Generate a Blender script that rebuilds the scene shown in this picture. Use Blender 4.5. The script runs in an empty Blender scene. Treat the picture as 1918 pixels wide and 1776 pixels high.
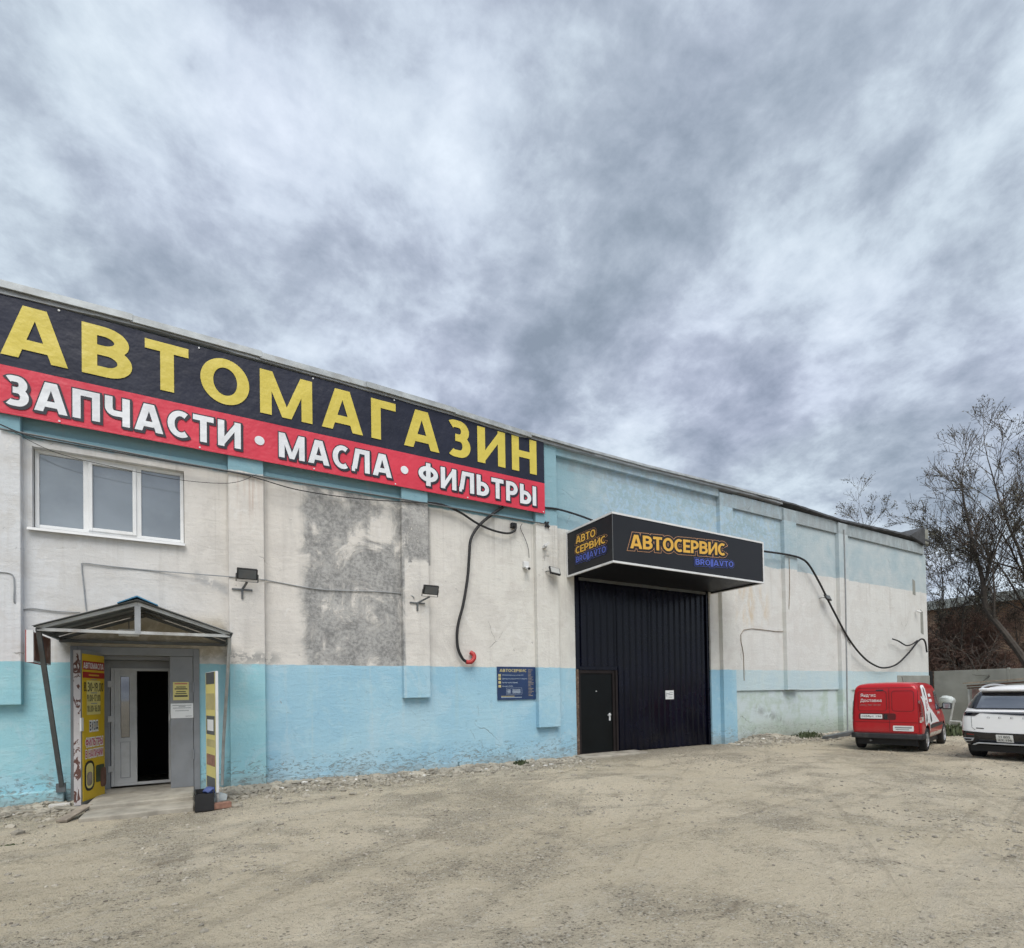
import bpy, bmesh, math, random
from mathutils import Vector, Matrix, noise
from mathutils.bvhtree import BVHTree
from math import radians, sin, cos, pi
random.seed(11)
S = bpy.context.scene
COL = S.collection

# ------------------------------------------------------------------ camera
F_PX, CXP, CYP, PW, PH = 1000.0, 959.0, 1284.457, 1918.0, 1776.0
PHI, PITCH, ROLL = .526419935, .0144308958, .0167857806
CPOS = Vector((0, -11.2, 1.7))
_f = Vector((sin(PHI)*cos(PITCH), cos(PHI)*cos(PITCH), sin(PITCH)))
_r = Vector((cos(PHI), -sin(PHI), 0)); _u = _r.cross(_f)
CR = _r*cos(ROLL) - _u*sin(ROLL); CU = _u*cos(ROLL) + _r*sin(ROLL)
cam = bpy.data.cameras.new('Camera'); camo = bpy.data.objects.new('Camera', cam); COL.objects.link(camo)
camo.matrix_world = Matrix(((CR.x, CU.x, -_f.x, CPOS.x), (CR.y, CU.y, -_f.y, CPOS.y), (CR.z, CU.z, -_f.z, CPOS.z), (0, 0, 0, 1)))
cam.sensor_fit = 'HORIZONTAL'; cam.sensor_width = 36; cam.lens = F_PX/PW*36
cam.shift_x = 0; cam.shift_y = (CYP - PH/2)/PW
cam.clip_start = .1; cam.clip_end = 3000
S.camera = camo

# ------------------------------------------------------------------ world, sun, exposure
SUN_EL, SUN_AZ = 55, 203         # azimuth clockwise from +Y: the light comes from behind the camera
world = bpy.data.worlds.new('World'); S.world = world; world.use_nodes = True
sun = bpy.data.lights.new('sun', 'SUN'); sun.energy = 1.5; sun.angle = radians(40); sun.color = (1, .96, .90)
suno = bpy.data.objects.new('sun', sun); COL.objects.link(suno)
_sd = Vector((sin(radians(SUN_AZ))*cos(radians(SUN_EL)), cos(radians(SUN_AZ))*cos(radians(SUN_EL)), sin(radians(SUN_EL))))
suno.rotation_euler = (-_sd).to_track_quat('-Z', 'Y').to_euler()
S.view_settings.view_transform = 'Standard'; S.view_settings.look = 'None'
S.view_settings.exposure = 1.0; S.view_settings.gamma = 1; S.view_settings.use_curve_mapping = False
S.cycles.use_denoising = True; S.cycles.max_bounces = 5; S.cycles.diffuse_bounces = 3; S.cycles.glossy_bounces = 3; S.cycles.use_adaptive_sampling = True; S.cycles.adaptive_threshold = .03

# ------------------------------------------------------------------ node helper
class N:
    def __init__(s, tree): s.t = tree
    def new(s, typ, **kw):
        n = s.t.nodes.new(typ)
        for k, v in kw.items(): setattr(n, k, v)
        return n
    def put(s, sock, v):
        if isinstance(v, bpy.types.NodeSocket): s.t.links.new(v, sock)
        elif isinstance(v, (tuple, list)) and len(v) == 3 and sock.type == 'RGBA': sock.default_value = (*v, 1)
        else: sock.default_value = v
    def m(s, op, a, b=0.0, c=None, clamp=False):
        n = s.new('ShaderNodeMath', operation=op, use_clamp=clamp)
        s.put(n.inputs[0], a); s.put(n.inputs[1], b)
        if c is not None: s.put(n.inputs[2], c)
        return n.outputs[0]
    def mul(s, a, b): return s.m('MULTIPLY', a, b)
    def add(s, a, b): return s.m('ADD', a, b)
    def sub(s, a, b): return s.m('SUBTRACT', a, b)
    def step(s, v, lo, hi):     # smooth 0..1 between lo and hi (hi may be < lo)
        n = s.new('ShaderNodeMapRange', interpolation_type='SMOOTHSTEP'); flip = hi < lo
        s.put(n.inputs[0], v); n.inputs[1].default_value = min(lo, hi); n.inputs[2].default_value = max(lo, hi)
        n.inputs[3].default_value = 1.0 if flip else 0.0; n.inputs[4].default_value = 0.0 if flip else 1.0
        return n.outputs[0]
    def band(s, v, a, b, soft): return s.mul(s.step(v, a - soft, a + soft), s.step(v, b + soft, b - soft))
    def mix(s, f, a, b, mode='MIX'):
        n = s.new('ShaderNodeMix', data_type='RGBA', blend_type=mode)
        s.put(n.inputs[0], f); s.put(n.inputs[6], a); s.put(n.inputs[7], b); return n.outputs[2]
    def obj(s): return s.new('ShaderNodeTexCoord').outputs['Object']
    def sep(s, v):
        n = s.new('ShaderNodeSeparateXYZ'); s.put(n.inputs[0], v); return n.outputs
    def comb(s, x, y, z):
        n = s.new('ShaderNodeCombineXYZ'); s.put(n.inputs[0], x); s.put(n.inputs[1], y); s.put(n.inputs[2], z); return n.outputs[0]
    def scale(s, v, sc, loc=(0, 0, 0)):
        n = s.new('ShaderNodeMapping'); s.put(n.inputs[0], v); n.inputs['Location'].default_value = loc; n.inputs['Scale'].default_value = sc; return n.outputs[0]
    def noise(s, v, scale, detail=6, rough=.55, dist=0.0):
        n = s.new('ShaderNodeTexNoise'); s.put(n.inputs['Vector'], v); n.inputs['Scale'].default_value = scale
        n.inputs['Detail'].default_value = detail; n.inputs['Roughness'].default_value = rough; n.inputs['Distortion'].default_value = dist
        return n.outputs[0]
    def vor(s, v, scale, out='Distance', feature='F1'):
        n = s.new('ShaderNodeTexVoronoi', feature=feature); s.put(n.inputs['Vector'], v); n.inputs['Scale'].default_value = scale; return n.outputs[out]
    def bump(s, h, strength, dist=.02, normal=None):
        n = s.new('ShaderNodeBump'); s.put(n.inputs['Height'], h); n.inputs['Strength'].default_value = strength; n.inputs['Distance'].default_value = dist
        if normal is not None: s.put(n.inputs['Normal'], normal)
        return n.outputs[0]

def newmat(name):
    m = bpy.data.materials.new(name); m.use_nodes = True; n = N(m.node_tree); b = m.node_tree.nodes['Principled BSDF']
    return m, n, b

def simple(name, col, rough=.6, metal=0.0, var=.12, sc=6.0, bump=0.0, bsc=60.0, dirt=None, dirt_amt=.4, coat=0.0, spec=.5):
    m, n, b = newmat(name); v = n.obj()
    nz = n.noise(v, sc, 7)
    d = tuple(c*(1 - var) for c in col); l = tuple(min(1, c*(1 + var)) for c in col)
    c = n.mix(n.step(nz, .3, .7), d, l)
    if dirt is not None:
        c = n.mix(n.mul(n.step(n.noise(v, sc*.7, 8, .65), .5, .72), dirt_amt), c, dirt)
    n.put(b.inputs['Base Color'], c)
    n.put(b.inputs['Roughness'], n.m('MULTIPLY_ADD', nz, .2, rough - .1))
    b.inputs['Metallic'].default_value = metal; b.inputs['Coat Weight'].default_value = coat; b.inputs['Specular IOR Level'].default_value = spec
    if bump: n.put(b.inputs['Normal'], n.bump(n.noise(v, bsc, 4), bump, .01 if bsc > 1.6 else .05))
    return m

# sky: one even layer of broken grey cloud over a pale blue sky, the same all round
def build_sky():
    t = world.node_tree; n = N(t); t.nodes.clear()
    out = n.new('ShaderNodeOutputWorld'); bg = n.new('ShaderNodeBackground')
    sky = n.new('ShaderNodeTexSky', sky_type='NISHITA'); sky.sun_disc = False
    sky.sun_elevation = radians(SUN_EL); sky.sun_rotation = radians(SUN_AZ)
    d = n.new('ShaderNodeTexCoord').outputs['Generated']; x, y, z = n.sep(d)
    zz = n.add(n.m('MAXIMUM', z, 0.0), .30)
    p = n.comb(n.m('DIVIDE', x, zz), n.m('DIVIDE', y, zz), 0.0)
    big = n.noise(n.scale(p, (1, 1, 1), (3.1, 1.7, 0)), 1.5, 3, .5, .2)
    med = n.noise(n.scale(p, (1, 1, 1), (8.3, 2.2, 4)), 4.0, 13, .60, .25)
    fin = n.noise(n.scale(p, (1, 1, 1), (1.3, 7.7, 9)), 13, 10, .6, .2)
    puff = n.sub(1.0, n.m('ABSOLUTE', n.m('MULTIPLY_ADD', n.noise(n.scale(p, (1, 1, 1), (4.4, 9.1, 2)), 5.5, 11, .6, .2), 2.0, -1.0)))
    h = n.add(n.add(n.add(n.mul(big, .40), n.mul(med, .52)), n.mul(fin, .20)), n.mul(puff, .16))
    c = n.new('ShaderNodeValToRGB'); n.put(c.inputs[0], h); e = c.color_ramp.elements
    e[0].position = .532; e[0].color = (.285, .345, .43, 1)
    e[1].position = .848; e[1].color = (.88, .98, 1.08, 1)
    k = e.new(.60); k.color = (.375, .44, .54, 1)
    k = e.new(.665); k.color = (.49, .56, .67, 1)
    k = e.new(.742); k.color = (.68, .775, .885, 1)
    tint = n.mix(n.step(n.noise(p, 1.1, 2), .42, .62), (.99, 1.0, .99), (1.01, .985, 1.03))
    cl = n.mix(1.0, c.outputs[0], tint, 'MULTIPLY')
    skyc = n.mix(1.0, sky.outputs[0], (.10, .10, .10), 'MULTIPLY')
    col = n.mix(.93, skyc, cl)
    n.put(bg.inputs[0], col); bg.inputs[1].default_value = .49
    t.links.new(bg.outputs[0], out.inputs[0])
build_sky()

# ------------------------------------------------------------------ pixel -> point on a real plane of the place
def _ray(px, py): return _f + CR*((px - CXP)/F_PX) - CU*((py - CYP)/F_PX)
def wp(px, py, Y=0.0):
    v = _ray(px, py); return CPOS + v*((Y - CPOS.y)/v.y)
def gp(px, py, Z=0.0):
    v = _ray(px, py); return CPOS + v*((Z - CPOS.z)/v.z)
def xp(px, py, X):
    v = _ray(px, py); return CPOS + v*((X - CPOS.x)/v.x)

# ------------------------------------------------------------------ mesh helpers
class MB:
    def __init__(s): s.v = []; s.f = []
    def face(s, pts):
        i = len(s.v); s.v += [Vector(p) for p in pts]; s.f.append(tuple(range(i, i + len(pts)))); return s
    def box(s, x0, x1, y0, y1, z0, z1):
        i = len(s.v); s.v += [Vector((x, y, z)) for z in (z0, z1) for y in (y0, y1) for x in (x0, x1)]
        for q in ((0, 2, 3, 1), (4, 5, 7, 6), (0, 1, 5, 4), (2, 6, 7, 3), (0, 4, 6, 2), (1, 3, 7, 5)): s.f.append(tuple(i + k for k in q))
        return s
    def obox(s, c, size, rot=None):
        i = len(s.v); c = Vector(c); a, b, d = (k/2 for k in size)
        for z in (-d, d):
            for y in (-b, b):
                for x in (-a, a):
                    p = Vector((x, y, z))
                    if rot is not None: p = rot @ p
                    s.v.append(c + p)
        for q in ((0, 2, 3, 1), (4, 5, 7, 6), (0, 1, 5, 4), (2, 6, 7, 3), (0, 4, 6, 2), (1, 3, 7, 5)): s.f.append(tuple(i + k for k in q))
        return s
    def bar(s, p0, p1, w, h, up=(0, 0, 1)):
        p0, p1 = Vector(p0), Vector(p1); d = (p1 - p0); L = d.length; d.normalize(); up = Vector(up)
        if abs(d.dot(up)) > .98: up = Vector((0, 1, 0))
        a = d.cross(up).normalized(); b = a.cross(d).normalized()
        return s.obox((p0 + p1)/2, (L, w, h), Matrix((d, a, b)).transposed())
    def tube(s, pts, r, n=8, cap=True):
        pts = [Vector(p) for p in pts]; rr = r if isinstance(r, (list, tuple)) else [r]*len(pts)
        i0 = len(s.v); prev = None
        for k, p in enumerate(pts):
            t = (pts[min(k + 1, len(pts) - 1)] - pts[max(k - 1, 0)])
            if t.length < 1e-9: t = Vector((0, 0, 1))
            t.normalize()
            if prev is None: a = t.orthogonal().normalized()
            else:
                a = prev - t*prev.dot(t); a = a.normalized() if a.length > 1e-6 else t.orthogonal().normalized()
            prev = a; b = t.cross(a)
            for j in range(n): s.v.append(p + (a*cos(2*pi*j/n) + b*sin(2*pi*j/n))*rr[k])
        for k in range(len(pts) - 1):
            for j in range(n): s.f.append((i0 + k*n + j, i0 + k*n + (j + 1) % n, i0 + (k + 1)*n + (j + 1) % n, i0 + (k + 1)*n + j))
        if cap:
            s.f.append(tuple(i0 + j for j in reversed(range(n)))); s.f.append(tuple(i0 + (len(pts) - 1)*n + j for j in range(n)))
        return s
    def lathe(s, prof, axis_o, axis='y', n=28):     # prof: (offset along axis, radius)
        i0 = len(s.v); o = Vector(axis_o)
        for a, r in prof:
            for j in range(n):
                c, q = cos(2*pi*j/n)*r, sin(2*pi*j/n)*r
                s.v.append(o + (Vector((c, a, q)) if axis == 'y' else Vector((c, q, a)) if axis == 'z' else Vector((a, c, q))))
        for k in range(len(prof) - 1):
            for j in range(n): s.f.append((i0 + k*n + j, i0 + k*n + (j + 1) % n, i0 + (k + 1)*n + (j + 1) % n, i0 + (k + 1)*n + j))
        return s
    def prism(s, poly, fn, t0, t1):                 # poly in 2D, fn(u,v,t) -> point
        n = len(poly); i = len(s.v)
        for t in (t0, t1): s.v += [Vector(fn(u, v, t)) for u, v in poly]
        s.f.append(tuple(i + k for k in range(n))); s.f.append(tuple(i + n + k for k in reversed(range(n))))
        for k in range(n): s.f.append((i + k, i + n + k, i + n + (k + 1) % n, i + (k + 1) % n))
        return s

def smooth_path(pts, k=8):
    pts = [Vector(p) for p in pts]; o = []
    for i in range(len(pts) - 1):
        a, b, c, d = pts[max(i - 1, 0)], pts[i], pts[i + 1], pts[min(i + 2, len(pts) - 1)]
        for j in range(k):
            t = j/k
            o.append(.5*((2*b) + (c - a)*t + (2*a - 5*b + 4*c - d)*t*t + (-a + 3*b - 3*c + d)*t**3))
    o.append(pts[-1]); return o

def tag(o, label=None, cat=None, group=None, kind=None):
    if label: o['label'] = label
    if cat: o['category'] = cat
    if group: o['group'] = group
    if kind: o['kind'] = kind
    return o
def thing(name, label, cat, loc=(0, 0, 0), rz=0.0, group=None):
    o = bpy.data.objects.new(name, None); COL.objects.link(o); o.empty_display_size = .2
    o.location = loc; o.rotation_euler = (0, 0, rz); return tag(o, label, cat, group)
def root_inv(p):
    while p.parent: p = p.parent
    return (Matrix.Translation(p.location) @ Matrix.Rotation(p.rotation_euler.z, 4, 'Z')).inverted()
def link(name, me, mat, parent=None):
    o = bpy.data.objects.new(name, me); COL.objects.link(o)
    if mat is not None and not me.materials: me.materials.append(mat)
    if parent is not None: o.parent = parent
    return o
def build(mb, name, mat, parent=None, local=False, smooth=False, bevel=0.0, base=None):
    vs = mb.v
    if parent is not None and not local:
        M = root_inv(parent); vs = [M @ v for v in vs]
    org = Vector(base) if base is not None else None
    if org is not None: vs = [v - org for v in vs]
    me = bpy.data.meshes.new(name); me.from_pydata([tuple(v) for v in vs], [], mb.f)
    bm = bmesh.new(); bm.from_mesh(me); bmesh.ops.recalc_face_normals(bm, faces=bm.faces); bm.to_mesh(me); bm.free()
    if smooth:
        for p in me.polygons: p.use_smooth = True
    o = link(name, me, mat, parent)
    if org is not None: o.location = org
    if bevel:
        b = o.modifiers.new('bevel', 'BEVEL'); b.width = bevel; b.segments = 2; b.limit_method = 'ANGLE'; b.angle_limit = radians(40)
    if smooth:
        try: me.set_sharp_from_angle(angle=radians(38))
        except Exception: pass
    return o

def text_mesh(s, offset=0.0, extrude=0.0, spacing=1.0, res=4):
    """flat text as (verts, faces) in x,y units of the font, bbox normalised later"""
    c = bpy.data.curves.new('t', 'FONT'); c.body = s; c.offset = offset; c.extrude = extrude; c.space_character = spacing; c.resolution_u = res
    o = bpy.data.objects.new('t', c); COL.objects.link(o)
    dg = bpy.context.evaluated_depsgraph_get(); dg.update()
    me = bpy.data.meshes.new_from_object(o.evaluated_get(dg))
    v = [Vector(p.co) for p in me.vertices]; f = [tuple(p.vertices) for p in me.polygons]
    bpy.data.objects.remove(o); bpy.data.curves.remove(c); bpy.data.meshes.remove(me)
    return v, f
def fit_text(s, u0, u1, v0, v1, fn, offset=0.0, spacing=1.0, pad=0.0, shift=(0, 0), refbox=None):
    """text stretched into the box u0..u1, v0..v1 of a plane; fn(u,v) -> point; pad grows the strokes only"""
    vs, fs = text_mesh(s, offset + pad, 0, spacing)
    if pad or refbox: rv, _ = text_mesh(s, offset, 0, spacing)
    else: rv = vs
    x0, x1 = min(p.x for p in rv), max(p.x for p in rv); y0, y1 = min(p.y for p in rv), max(p.y for p in rv)
    mb = MB(); sx, sy = (u1 - u0)/(x1 - x0), (v1 - v0)/(y1 - y0)
    mb.v = [Vector(fn(u0 + (p.x - x0)*sx + shift[0], v0 + (p.y - y0)*sy + shift[1])) for p in vs]; mb.f = fs
    return mb
def build_flat(mb, name, mat, parent, local=False):
    vs = mb.v
    if not local:
        M = root_inv(parent); vs = [M @ v for v in vs]
    me = bpy.data.meshes.new(name); me.from_pydata([tuple(v) for v in vs], [], mb.f)
    return link(name, me, mat, parent)
def rect(fn, u0, u1, v0, v1): return MB().face([fn(u0, v0), fn(u1, v0), fn(u1, v1), fn(u0, v1)])
def rrect(u0, u1, v0, v1, r, k=4):
    o = []
    for cx, cy, a in ((u1 - r, v1 - r, 0), (u0 + r, v1 - r, 90), (u0 + r, v0 + r, 180), (u1 - r, v0 + r, 270)):
        for j in range(k + 1):
            t = radians(a + 90*j/k); o.append((cx + r*cos(t), cy + r*sin(t)))
    return o

# ------------------------------------------------------------------ heavy block lettering, cut letter by letter
from mathutils.geometry import delaunay_2d_cdt
def _rect(x0, x1, y0, y1, p): return [(x0 - p, y0 - p), (x1 + p, y0 - p), (x1 + p, y1 + p), (x0 - p, y1 + p)]
def glyph(ch, w, p=0.0):
    """outline pieces of one capital (cap height 1): stem width w, bars a little thinner, grown by p"""
    h, b = w/2, w*.80; hb = b/2; P = []
    def V(x, y0=0, y1=1): P.append(_rect(x - h, x + h, y0, y1, p))
    def H(y, x0, x1): P.append(_rect(x0, x1, y - hb, y + hb, p))
    def D(x0, y0, x1, y1, k=1.0):
        wd = w*k*1.04/2 + p*math.hypot(1, (x1 - x0)/(y1 - y0)); s = (x1 - x0)/(y1 - y0); e = p if y1 > y0 else -p
        a, c = (x0 - s*e, y0 - e), (x1 + s*e, y1 + e); P.append([(a[0] - wd, a[1]), (a[0] + wd, a[1]), (c[0] + wd, c[1]), (c[0] - wd, c[1])])
    def A(cx, cy, rx, ry, a0, a1, t0=None):
        n = max(6, int(abs(a1 - a0)/9)); e = math.degrees(p/max(rx, ry)) if abs(a1 - a0) < 359 else 0
        for s0, s1 in ((a0 - e, (a0 + a1)/2), ((a0 + a1)/2, a1 + e)):
            o, i_ = [], []
            for k in range(n + 1):
                t = radians(s0 + (s1 - s0)*k/n); c, s = cos(t), sin(t); th = (h*c*c + hb*s*s)
                o.append((cx + (rx + th + p)*c, cy + (ry + th + p)*s)); i_.append((cx + max(.012, rx - th - p)*c, cy + max(.012, ry - th - p)*s))
            P.append(o + i_[::-1])
    def bowl(x0, xr, y0, y1, right=True):     # D-shaped bowl between two bars
        ry = (y1 - y0)/2; rx = min(.30, (xr - h - x0)*.62); cx = xr - h - rx
        H(y0, x0, cx); H(y1, x0, cx); A(cx, (y0 + y1)/2, rx, ry, -90, 90)
    lo, hi = hb, 1 - hb
    if ch in 'АA': W = .98; D(h, 0, W/2 - .05, 1); D(W - h, 0, W/2 + .05, 1); H(.27, .22, W - .22)
    elif ch in 'ВB': W = .82; V(h); bowl(h, W - .05, .52, hi); bowl(h, W, lo, .52)
    elif ch in 'ТT': W = .78; H(hi, 0, W); V(W/2)
    elif ch in 'ОO0': W = .96 if ch in 'ОO' else .66; A(W/2, .5, W/2 - h, .5 - hb, 0, 360)
    elif ch == 'М': W = 1.14; V(h); V(W - h); D(h + .04, 1, W/2, 0, .8); D(W - h - .04, 1, W/2, 0, .8)
    elif ch == 'Г': W = .64; V(h); H(hi, h, W)
    elif ch == 'З': W = .72; bowl(.26, W - .04, .53, hi); bowl(.26, W, lo, .53); A(.26, .70, .20, .30 - hb, 90, 128); A(.26, .30, .20, .30 - hb, -128, -90)
    elif ch == 'И': W = .90; V(h); V(W - h); D(h, .06, W - h, .94, .86)
    elif ch == 'Н': W = .86; V(h); V(W - h); H(.52, h, W - h)
    elif ch == 'П': W = .86; V(h); V(W - h); H(hi, h, W - h)
    elif ch == 'Ч': W = .82; V(W - h); V(h, .62, 1); A(h + .20, .62, .20, .62 - .42, 180, 270); H(.42, h + .20, W - h)
    elif ch == '3': return glyph('З', w, p)
    elif ch == '8': W = .68; A(W/2, .755, W/2 - h - .03, .245 - hb + .03, 0, 360); A(W/2, .27, W/2 - h, .27 - hb, 0, 360)
    elif ch == '1': W = .42; V(W - h); D(W - h, .98, .06 + h, .74, .8)
    elif ch == '9': W = .68; A(W/2, .68, W/2 - h, .32 - hb, 0, 360); D(W - h, .62, W*.50, 0, .95)
    elif ch == '6': W = .68; A(W/2, .32, W/2 - h, .32 - hb, 0, 360); D(h, .38, W*.50, 1, .95)
    elif ch == '7': W = .62; H(hi, 0, W); D(W - h, .95, W*.34, 0)
    elif ch == '.': W = w; V(h, 0, w)
    elif ch == '-': W = .36; H(.45, 0, W)
    elif ch in 'СC': W = .76; A(.47, .5, .47 - h, .5 - hb, 55, 305)
    elif ch == 'Л': W = .90; V(W - h); H(hi, .24, W - h); D(.24 + h*.6, 1, .13, .12, .95); H(lo, 0, .16)
    elif ch == 'Ф': W = 1.08; V(W/2, -.03, 1.03); A(W/2, .52, W/2 - h, .36 - hb, 0, 360)
    elif ch in 'ЬЫ':
        W = .76; V(h); bowl(h, W, lo, .58)
        if ch == 'Ы': V(W + .10 + h); W += .10 + w
    elif ch in 'РPR':
        W = .76; V(h); bowl(h, W, .42, hi)
        if ch == 'R': D(.42, .42, W - h + .04, 0, .95); W += .06
    elif ch == 'Е': W = .66; V(h); H(hi, h, W); H(lo, h, W); H(.5, h, W - .05)
    elif ch == 'Д': W = .98; H(.22, 0, W); H(hi, .28, W - .14); V(W - .14 - h, .2, 1); D(.34, 1, .20, .2, .95); V(h*.8, 0, .22); V(W - h*.8, 0, .22)
    elif ch == 'Х': W = .90; D(h, 0, W - h, 1); D(W - h, 0, h, 1)
    elif ch == 'V': W = .94; D(h, 1, W/2, 0); D(W - h, 1, W/2, 0)
    elif ch == '|': W = w*.8; V(h*.8, -.18, 1.10)
    else: W = .40
    return W, P
def _union(polys):
    vs, fs = [], []
    for q in polys:
        if sum(q[k - 1][0]*q[k][1] - q[k][0]*q[k - 1][1] for k in range(len(q))) < 0: q = q[::-1]
        i = len(vs); vs += [Vector(v) for v in q]; fs.append(list(range(i, i + len(q))))
    r = delaunay_2d_cdt(vs, [], fs, 0, 1e-5); return r[0], [f for f, of in zip(r[2], r[5]) if of]
def block_text(s, u0, u1, v0, v1, fn, mat, parent, w=.24, gap=.15, pad=0.0, shift=(0, 0), name='letter', whole=False):
    adv = []; x = 0.0
    for ch in s: W, _ = glyph(ch, w); adv.append(x); x += W + gap
    sx, sy = (u1 - u0)/(x - gap), v1 - v0; allp = []
    for ch, x in zip(s, adv):
        _, ps = glyph(ch, w, pad); ps = [[(u0 + (x + a)*sx + shift[0], v0 + b_*sy + shift[1]) for a, b_ in q] for q in ps]
        if not ps: continue
        if whole: allp += ps; continue
        v, f = _union(ps); mb = MB(); mb.v = [Vector(fn(p.x, p.y)) for p in v]; mb.f = [tuple(k) for k in f]; build_flat(mb, name, M[mat], parent)
    if whole:
        v, f = _union(allp); mb = MB(); mb.v = [Vector(fn(p.x, p.y)) for p in v]; mb.f = [tuple(k) for k in f]; build_flat(mb, name, M[mat], parent)

# ------------------------------------------------------------------ materials
def wall_material():
    m, n, b = newmat('painted_plaster'); v = n.obj(); x, y, z = n.sep(v)
    flat = n.comb(x, 0.0, z)
    big = n.noise(flat, .55, 5, .6); med = n.noise(flat, 1.9, 9, .62, .3); fine = n.noise(v, 14, 9, .65); grit = n.noise(v, 70, 5, .6)
    wav = n.noise(n.scale(flat, (1.1, 1, 4.2)), 2.0, 8, .6, .6)
    streak = n.noise(n.scale(flat, (4.5, 1, .22)), 1.0, 7, .62)
    # cream render, whiter to the right
    cream = n.mix(n.step(x, 2, 9), (.655, .625, .58), (.645, .640, .60))
    cream = n.mix(n.step(x, -3.2, .6), (.62, .635, .65), cream)
    cream = n.mix(n.mul(n.step(med, .45, .7), .45), cream, (.50, .475, .445))
    cream = n.mix(n.mul(n.step(streak, .52, .72), .40), cream, (.46, .44, .41))
    cream = n.mix(n.mul(n.step(x, 13.5, 16), .55), cream, (.60, .61, .60))
    cream = n.mix(n.mul(n.step(n.noise(flat, .9, 10, .7, 1.1), .50, .56), .30), cream, (.52, .50, .47))
    cream = n.mix(n.mul(n.step(n.noise(n.scale(flat, (1, 1, 1), (7, 0, 3)), 2.6, 10, .72, .9), .60, .63), .40), cream, (.72, .71, .69))
    drip = n.mul(n.step(n.noise(n.scale(flat, (7.5, 1, .12)), 1.0, 6, .6), .56, .70), n.step(z, 3.2, 5.8))
    cream = n.mix(n.mul(drip, .42), cream, (.37, .35, .32))
    # lower blue
    blue = n.mix(n.step(big, .35, .65), (.285, .49, .615), (.34, .54, .64))
    blue = n.mix(n.mul(n.step(x, 1.12, 1.02), 1.0), blue, n.mix(n.step(med, .35, .65), (.285, .540, .615), (.33, .575, .63)))
    blue = n.mix(n.mul(n.step(med, .52, .66), .40), blue, (.42, .60, .66))
    blue = n.mix(n.mul(n.step(streak, .55, .75), .35), blue, (.36, .50, .52))
    blue = n.mix(n.mul(n.step(n.noise(flat, 1.1, 10, .70, 1.0), .52, .58), .34), blue, (.43, .585, .66))
    blue = n.mix(n.mul(n.step(n.noise(n.scale(flat, (1, 1, 1), (3, 0, 8)), 2.2, 10, .74, 1.2), .61, .64), .45), blue, (.24, .40, .50))
    blue = n.mix(n.mul(n.mul(n.step(n.noise(n.scale(flat, (1, 1, 2.2), (1, 0, 2)), 5.5, 10, .75, 1.6), .63, .655), n.step(z, 2.1, 1.5)), .6), blue, (.22, .30, .34))
    blue = n.mix(n.mul(n.step(n.noise(n.scale(flat, (6, 1, .2)), 1, 6, .6), .58, .74), .35), blue, (.47, .56, .58))
    pale = n.mix(n.step(med, .35, .7), (.46, .58, .62), (.50, .60, .61))
    pale2 = n.mix(n.step(med, .4, .65), (.53, .61, .62), (.43, .52, .46))
    pale = n.mix(n.step(n.add(z, n.mul(n.sub(med, .5), .25)), 1.72, 1.60), pale, pale2)
    blue = n.mix(n.step(x, 14.72, 14.80), blue, pale)
    # upper blue
    upper = n.mix(n.step(med, .35, .7), (.295, .405, .455), (.385, .475, .51))
    upper = n.mix(n.step(x, 7.2, 9.5), (.225, .385, .445), upper)
    worn = n.mul(n.mul(n.step(n.noise(flat, 5.0, 9, .7, 1.2), .49, .53), n.band(x, 9.4, 17.2, .5)), n.step(z, 5.9, 6.3))
    upper = n.mix(n.mul(worn, .75), upper, (.36, .50, .62))
    upper = n.mix(n.mul(n.step(med, .55, .75), .35), upper, (.5, .56, .55))
    upper = n.mix(n.mul(n.step(x, 15, 22), n.m('MULTIPLY_ADD', n.step(n.noise(flat, .9, 9, .65, .6), .35, .65), .5, .25)), upper, (.50, .54, .545))
    upper = n.mix(n.mul(n.step(n.noise(n.scale(flat, (6, 1, .15)), 1, 6, .6), .55, .72), .35), upper, (.30, .35, .37))
    # where the coats meet (brushed by hand, so a little uneven)
    e1 = n.add(z, n.mul(n.sub(n.noise(flat, 5, 6), .5), .05))
    lowm = n.step(e1, 2.338, 2.322)
    lim = n.m('MULTIPLY_ADD', n.step(x, 8, 15), -.10, 5.92)
    upm = n.step(n.sub(n.add(z, n.mul(n.sub(n.noise(flat, 3, 6), .5), .14)), lim), -.02, .02)
    # bare grey render where the cream coat has washed away
    zone = n.mul(n.band(n.add(x, n.mul(n.sub(med, .5), .5)), 1.72, 4.55, .12), n.mul(n.step(x, 4.368, 4.362), n.band(z, 2.30, 5.95, .05)))
    zone = n.mul(zone, n.sub(1.0, n.mul(n.mul(n.step(x, 3.78, 3.82), n.step(z, 4.75, 4.55)), 1.0)))
    blot = n.add(n.add(n.mul(n.noise(flat, 1.3, 9, .66, .8), .85), n.mul(streak, .22)), n.mul(fine, .20))
    bare = n.mul(n.step(n.add(blot, n.mul(n.step(z, 5.6, 3.2), .03)), .535, .66), zone)
    bare2 = n.mul(n.step(n.noise(v, 9.0, 8, .72, .4), .47, .60), n.mul(n.band(x, 1.9, 3.75, .2), n.band(z, 2.3, 4.7, .2)))
    bare = n.m('MAXIMUM', bare, n.mul(bare2, .85))
    pilb = n.mul(n.mul(n.band(x, 3.86, 4.45, .04), n.step(n.add(z, n.mul(n.sub(med, .5), 1.6)), 4.62, 4.70)), n.step(fine, .36, .44))
    bare = n.m('MAXIMUM', bare, n.mul(pilb, .9))
    greyc = n.mix(n.step(n.add(n.mul(fine, .6), n.mul(n.noise(flat, 2.4, 9, .7, .6), .5)), .42, .68), (.20, .20, .197), (.43, .425, .41))
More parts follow.
